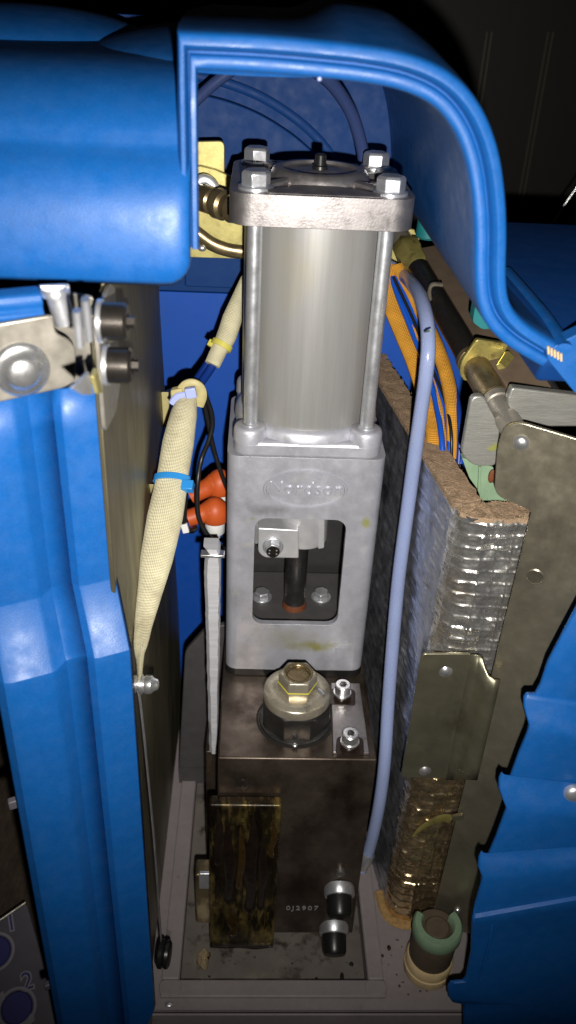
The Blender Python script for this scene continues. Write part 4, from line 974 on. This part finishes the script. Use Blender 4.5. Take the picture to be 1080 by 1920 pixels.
# torn foil edge along the channel
tf = B(); rr = random.Random(11)
for k in range(17):
    t = k/16; q = lo_[0].lerp(lo_[1], t*1.0)+V((3.4, 0, 1.5)); a_ = rr.uniform(2.2, 3.6)
    prism(tf, [q+V((rr.uniform(-1, 1)*1.4-2, -a_, rr.uniform(-1, 1.5))), q+V((2+rr.uniform(0, 2), -a_*.6, rr.uniform(0, 2))), q+V((2.6, a_, rr.uniform(0, 2.5))), q+V((-2.6, a_*.8, rr.uniform(-.5, 1)))], (0, .3, .7))
tag(obj('torn_foil', tf, 'brass_yellow', sharp=10), 'ragged torn gold foil along the edge of the brown channel', 'foil', kind=None)
# strip of yellow plate behind, by the cylinder
b = B(); p = [at(x, y, y=150) for x, y in ((728, 440), (748, 424), (790, 434), (782, 470), (742, 500), (728, 500))]; prism(b, p, (0, 3, 0)); tag(obj('rear_plate', b, 'zinc_yellow', bevel=.5), 'small yellow plate behind the far brass end of the latch bar', 'plate')
# teal rubber pieces
b = B(); q = at(803, 446, y=112); lathe(b, q, (0, 0, 1), [(0, 7.6), (1.4, 8.8), (26, 8.2), (27, 7)], 26); tag(obj('rubber_stop', b, 'teal_rubber'), 'round teal rubber stop over the far end of the brown channel', 'rubber stop', 'teal rubber stops')
b = B(); p = [at(x, y, y=-8) for x, y in ((896, 545), (886, 604), (905, 618), (926, 616), (920, 580))]; prism(b, rpoly(p, 2), (0, 9, 0)); tag(obj('rubber_stop', b, 'teal_rubber', bevel=1), 'wedge of teal rubber under the foot of the hood arch', 'rubber stop', 'teal rubber stops')

# aluminium angle clamped behind the stainless panel
aa = thing('aluminium_angle', 'scratched aluminium angle with yellow paint marks, behind the stainless lug', 'angle bracket', at(900, 872, y=-58))
b = B(); p = [at(x, y, y=-60) for x, y in ((883, 750), (890, 743), (908, 743), (938, 805), (930, 874), (888, 874), (865, 852))]; prism(b, rpoly(p, [3, 3, 3, 2, 3, 4, 3]), (0, 5, 0)); obj('angle_leaf', b, 'plate_alu', aa, bevel=.8)
b = B(); p = [at(x, y, y=-60) for x, y in ((960, 727), (1120, 746), (1120, 800), (985, 800), (952, 760), (952, 748))]; prism(b, rpoly(p, 1.5), (0, 6, 0)); obj('angle_plate', b, 'plate_alu', aa, bevel=.8)
gp = thing('green_flange', 'green painted flange between the felt insulation and the stainless panel', 'flange', at(925, 930, y=-44))
b = B(); p = [at(x, y, y=-47) for x, y in ((866, 858), (900, 868), (926, 876), (920, 904), (950, 915), (990, 940), (902, 938), (896, 918), (880, 896))]; prism(b, rpoly(p, 1.5), (0, 6, 0)); obj('flange_plate', b, 'green_rubber', gp, bevel=.7)
b = B(); p = [at(x, y, y=-49) for x, y in ((898, 876), (903, 876), (900, 930), (896, 920))]; prism(b, p, (0, 2, 0)); obj('flange_rib', b, 'green_rubber', gp, bevel=.4)
b = B(); ball(b, at(922, 893, y=-50), 2.0, 1, .6, 2.2); obj('red_seal', b, 'rust', gp)

# orange braided cables and wires going down into the tank
def ribbon(px, r, h, m, lab, sd_=V((1, 0, -.4))):
    pts = [at(x, y, y=yy) for x, y, yy in px]; b = B(); sweep(b, pts, r, h, seg=16, n=8, side=sd_)
    return tag(obj('braided_cable', b, m, None, origin=pts[-1]), lab, 'cable', 'orange braided cables')
ribbon([(722, 500, 118), (735, 560, 106), (757, 620, 90), (781, 680, 72), (800, 740, 54), (813, 790, 36), (818, 830, 20), (818, 870, 12)], [8, 9, 8.5, 8, 7.6, 7.2, 7, 7], 4.4, 'braid_orange', 'broad flat orange braided cable left of the milky tube')
ribbon([(745, 500, 118), (775, 560, 100), (806, 620, 80), (830, 680, 58), (845, 740, 36), (850, 800, 18), (848, 860, 8)], [5, 5, 5.2, 5.4, 5, 4.6, 4.4], 3.6, 'braid_orange', 'narrow orange braided cable right of the milky tube, curving down by blue wires')
ribbon([(738, 520, 116), (762, 580, 96), (790, 650, 74), (812, 720, 52), (826, 780, 30), (830, 830, 16), (828, 870, 10)], [3.2]*7, 2.6, 'braid_orange', 'thin orange braided cable running between the other two')
for k, (dx, m, lab) in enumerate(((0, 'wire_blue', 'blue wire beside the broad orange cable, leftmost of the three'), (12, 'wire_blue', 'blue wire under the milky tube, middle of the three'), (30, 'wire_blue', 'blue wire along the outside of the narrow orange cable'))):
    pts = [(733+dx*.3, 520, 112), (752+dx*.5, 570, 96), (778+dx*.75, 635, 78), (803+dx*1.0, 700, 56), (818+dx*1.25, 760, 36), (828+dx*1.2, 820, 14), (830+dx*1.1, 870, 4)]
    wire('cable', pts, 1.9, m, lab, 'wire', 'blue wires by the orange cables')
wire('cable', [(745, 510, 122), (790, 580, 96), (826, 650, 70), (850, 720, 44), (862, 790, 18), (860, 870, 4)], 2.0, 'wire_navy', 'navy wire on the outer right of the orange cables')
wire('cable', [(738, 520, 108), (775, 600, 84), (806, 680, 60), (834, 750, 34), (846, 810, 10), (846, 870, 2)], 1.1, 'wire_black', 'thin dark wire lying on the narrow orange cable')

# milky tube in front of the insulation
tp = [(722, 496, 122, 68), (752, 512, None, 66), (780, 542, None, 66), (797, 585, None, 66), (803, 640, None, 66), (799, 700, None, 66), (788, 780, None, 67), (777, 860, None, 67), (765, 950, None, 67), (748, 1080, None, 66), (737, 1200, None, 66), (728, 1320, None, 66), (722, 1420, None, 66), (714, 1490, None, 66), (703, 1550, None, 65), (690, 1600, None, 63), (676, 1632, None, 58)]
pts = []
for x, y, yy, xx in tp: pts.append(at(x, y, y=yy) if yy is not None else at(x, y, x=xx))
b = B(); sweep(b, pts, [4.5]*3+[4.4]*4+[4.6]*10, seg=20, n=8)
mt = thing('milky_tube', 'long milky blue plastic tube looping down between the pump and the foil', 'tube', pts[-1]); obj('tube_wall', b, 'tube_milky', mt)
b = B(); lathe(b, pts[-2], pts[-1]-pts[-2], [(0, 5.6), (6, 6), (8, 5), (14, 4.4)], 20); obj('tube_collar', b, 'zinc', mt)

# rubber foot on the tray
rf = thing('rubber_mount', 'green collared rubber mount on a cream washer, standing on the tray below the foil', 'rubber mount', (110, -96, ZB))
q = at(801, 1812, z=ZB+2); q = V((q.x, q.y, ZB)); tp_ = at(806, 1752, y=q.y+2); dz = tp_-q
b = B(); lathe(b, q, (0, 0, 1), [(0, 17.0), (1.2, 17.8), (8.6, 18), (9.4, 17.2), (10, 17.4), (17, 17.4), (18.6, 16.4), (19, 12)], 44); obj('cream_washer', b, 'cream_washer', rf, sharp=40)
b = B(); a = q+V((0, 0, 17)); dz = V((1.5, 1, 34)); lathe(b, a, dz, [(0, 15.2), (2, 16), (dz.length-4, 16.4), (dz.length-2, 15.2)], 36); obj('rubber_body', b, 'brown_rubber', rf)
b = B(); rings = []
R0, R1 = 18, 10.8; top_c = a+dz*.86
s_, t_, d_ = frame(dz)
for i in range(25):
    a = R(-215+i*250/24)                                # open C, gap to the right rear
    e = V((math.cos(a), math.sin(a), 0))
    rings.append([b.verts.new(top_c+e*r_+V((0, 0, h_))) for r_, h_ in ((R1, -3), (R0-1, -3), (R0, -1), (R0, 7), (R0-1.5, 9), (R1+1.5, 9), (R1, 7))])
for i in range(24):
    for k in range(7): j = (k+1) % 7; b.faces.new((rings[i][k], rings[i][j], rings[i+1][j], rings[i+1][k]))
b.faces.new(rings[0][::-1]); b.faces.new(rings[-1]); obj('green_collar', b, 'green_rubber', rf, sharp=50)
b = B(); lathe(b, top_c+V((0, 0, -2)), (0, 0, 1), [(0, 9.5), (5, 9.5), (6.5, 8), (6.5, .1)], 24); obj('foot_core', b, 'brown_rubber', rf)

# blue stepped door on the right
rd = thing('stepped_door', 'blue plastic door with stepped ledges at the bottom right', 'door', (170, -140, -420))
def rp(px, py, off=0): return at(px, py, y=-136-off)
rowdef = [((1090, 1125), (1260, 1120), 0), ((1050, 1200), (1260, 1200), 0), ((1028, 1242), (1260, 1262), 0), ((1014, 1284), (1260, 1316), 0), ((1004, 1302), (1260, 1346), .2), ((988, 1303), (1260, 1350), 1.2), ((983, 1310), (1260, 1358), 2),
    ((982, 1326), (1260, 1376), 3.4), ((987, 1345), (1260, 1394), 6), ((992, 1362), (1260, 1406), 8.2), ((989, 1376), (1260, 1416), 8.6), ((974, 1412), (1260, 1440), 8.2), ((958, 1456), (1260, 1478), 8), ((954, 1466), (1260, 1488), 8.2), ((942, 1452), (1260, 1490), 9), ((936, 1462), (1260, 1497), 9.6),
    ((935, 1480), (1260, 1510), 12), ((943, 1503), (1260, 1526), 15), ((949, 1517), (1260, 1538), 16.6), ((946, 1528), (1260, 1546), 17), ((930, 1572), (1260, 1558), 16.6), ((917, 1602), (1260, 1566), 16.6), ((912, 1612), (1260, 1572), 16.8), ((904, 1600), (1260, 1574), 17.4), ((898, 1610), (1260, 1580), 18.2),
    ((896, 1626), (1260, 1590), 20.6), ((903, 1646), (1260, 1600), 23), ((902, 1658), (1260, 1608), 24), ((891, 1696), (1260, 1634), 24), ((887, 1714), (1260, 1648), 24.2), ((886, 1723), (1260, 1655), 26.4), ((885, 1733), (1260, 1664), 26.8), ((884, 1742), (1260, 1672), 24.2),
    ((883, 1785), (1260, 1760), 24), ((874, 1834), (1260, 1840), 24), ((868, 1842), (1260, 1845), 24), ((846, 1844), (1260, 1847), 24), ((840, 1852), (1260, 1854), 24), ((840, 1872), (1260, 1874), 24), ((846, 1880), (1260, 1882), 24), ((866, 1884), (1260, 1888), 24), ((868, 1892), (1260, 1894), 24), ((868, 2040), (1260, 2040), 24)]
b = B(); rows = []
for l_, r_, off in rowdef:
    a_, c_ = rp(*l_, off), rp(*r_, off)
    rows.append([b.verts.new(a_.lerp(c_, t)+V((0, dy_, 0))) for t, dy_ in ((0, 2.2), (.006, .6), (.016, 0), (.3, 0), (.65, 0), (1, 0))])
for i in range(len(rows)-1):
    for k in range(5): b.faces.new((rows[i][k], rows[i][k+1], rows[i+1][k+1], rows[i+1][k]))
o = obj('door_skin', b, 'blue_plastic', rd, sharp=50); md = o.modifiers.new('t', 'SOLIDIFY'); md.thickness = 3*S; md.offset = -1
b = B(); pts = [rp(x, y, 24.2) for x, y in ((924, 1726), (918, 1765), (905, 1812), (896, 1836))]; sweep(b, pts, [.6, 1.4, 1.4, .6], 1.0, seg=8); obj('door_bead', b, 'blue_plastic', rd)
q = rp(1074, 1482, 9.5)
b = B(); lathe(b, q, (0, -1, 0), [(-1, 5), (1, 6.2), (3.4, 5.8), (5, 3.8), (5.4, .1)], 24); obj('door_screw', b, 'zinc', rd, sharp=60)

# ------------------------------------------------------------------ wear: loose fibres, glue, crumbs
rr = random.Random(5)
b = B()
for k in range(420):
    i = rr.randrange(8, m_-2); n_ = ns[i]; t = rr.choice((0, 0, rr.uniform(0, 17), 17.5))
    q = ipath[i]-n_*t+V((rr.uniform(-.6, .6), rr.uniform(-.6, .6), ZT+rr.uniform(-.2, .8))); d = V((rr.uniform(-1, 1), rr.uniform(-1, 1), rr.uniform(-.1, .9))).normalized()*rr.uniform(1, 3.2)
    p = [q, q+d*.5+V((0, 0, .4)), q+d]; s_ = d.cross(V((.3, .2, 1))).normalized()*.07
    vs = [(b.verts.new(x-s_), b.verts.new(x+s_)) for x in p]
    for u in (0, 1): b.faces.new((vs[u][0], vs[u][1], vs[u+1][1], vs[u+1][0]))
o = obj('felt_fibres', b, 'felt_hair', ins); o['kind'] = 'stuff'
b = B(); sweep(b, [at(797, 622, x=61.8), at(802, 621, x=61.2), at(808, 620, x=61.8)], [.8, 1.2, .7], .5, seg=8); obj('tube_mark', b, 'green_rubber', mt)
for x, z, L, wd, m in ((-51, -222, 60, 3.2, 'glue_black'), (-44, -230, 96, 4.2, 'glue_black'), (-35, -240, 70, 3.0, 'glue'), (-28, -226, 112, 5.0, 'glue_black'), (-19, -250, 84, 3.6, 'glue_black'), (-13, -232, 40, 2.2, 'glue'), (-40, -330, 36, 4, 'glue')):
    y0 = BY0-9.1; pts = [V((x+rr.uniform(-1.2, 1.2), y0, z-L*t)) for t in (0, .25, .5, .75, .93, 1)]
    b = B(); sweep(b, pts, [.4, wd*.7, wd, wd*.7, wd*.9, .5], [.15, .5, .7, .7, 1.1, .3], seg=10, side=V((1, 0, 0))); obj('glue_run', b, m, blk)
b = B(); sweep(b, [V((x, BY0-9.5, -377+rr.uniform(-.8, .8))) for x in (-57, -46, -34, -22, -9)], [1.6, 2.6, 1.8, 2.8, 1.4], [1.2, 1.8, 1.2, 1.8, 1], seg=10); obj('glue_run', b, 'glue_black', blk)
for x, y, r0, r1, m in ((-62, -90, 5, 8, 'glue'), (44, -104, 1.6, 4, 'glue_black'), (52, -94, 1.8, 2, 'glue_black')):
    b = B(); ring = []
    for i in range(22):
        a = 2*math.pi*i/22; k = 1+.35*noise.noise(V((math.cos(a)*1.5+x, math.sin(a)*1.5, y))); ring.append(V((x+r0*k*math.cos(a), y+r1*k*math.sin(a), -390.9)))
    prism(b, ring, (0, 0, .45)); obj('glue_puddle', b, m, base, bevel=.35)
b = B()
for k in range(70):
    if k < 46: x, y, z = rr.uniform(wx0+2, wx1-2), rr.uniform(wy0+2, BY0-2), -391
    else: x, y, z = rr.uniform(62, 120), rr.uniform(-134, -80), ZB
    if k % 2 == 0 and k < 46: y = wy0+abs(rr.gauss(0, 3))+1
    r = abs(rr.gauss(0, .55))+.3
    bmesh.ops.create_icosphere(b, subdivisions=1, radius=r, matrix=Matrix.Translation((x, y, z+r*.4)) @ Matrix.Diagonal((1, rr.uniform(.6, 1.5), rr.uniform(.4, .8), 1)))
o = obj('charred_crumbs', b, 'burnt', sharp=20); o['kind'] = 'stuff'
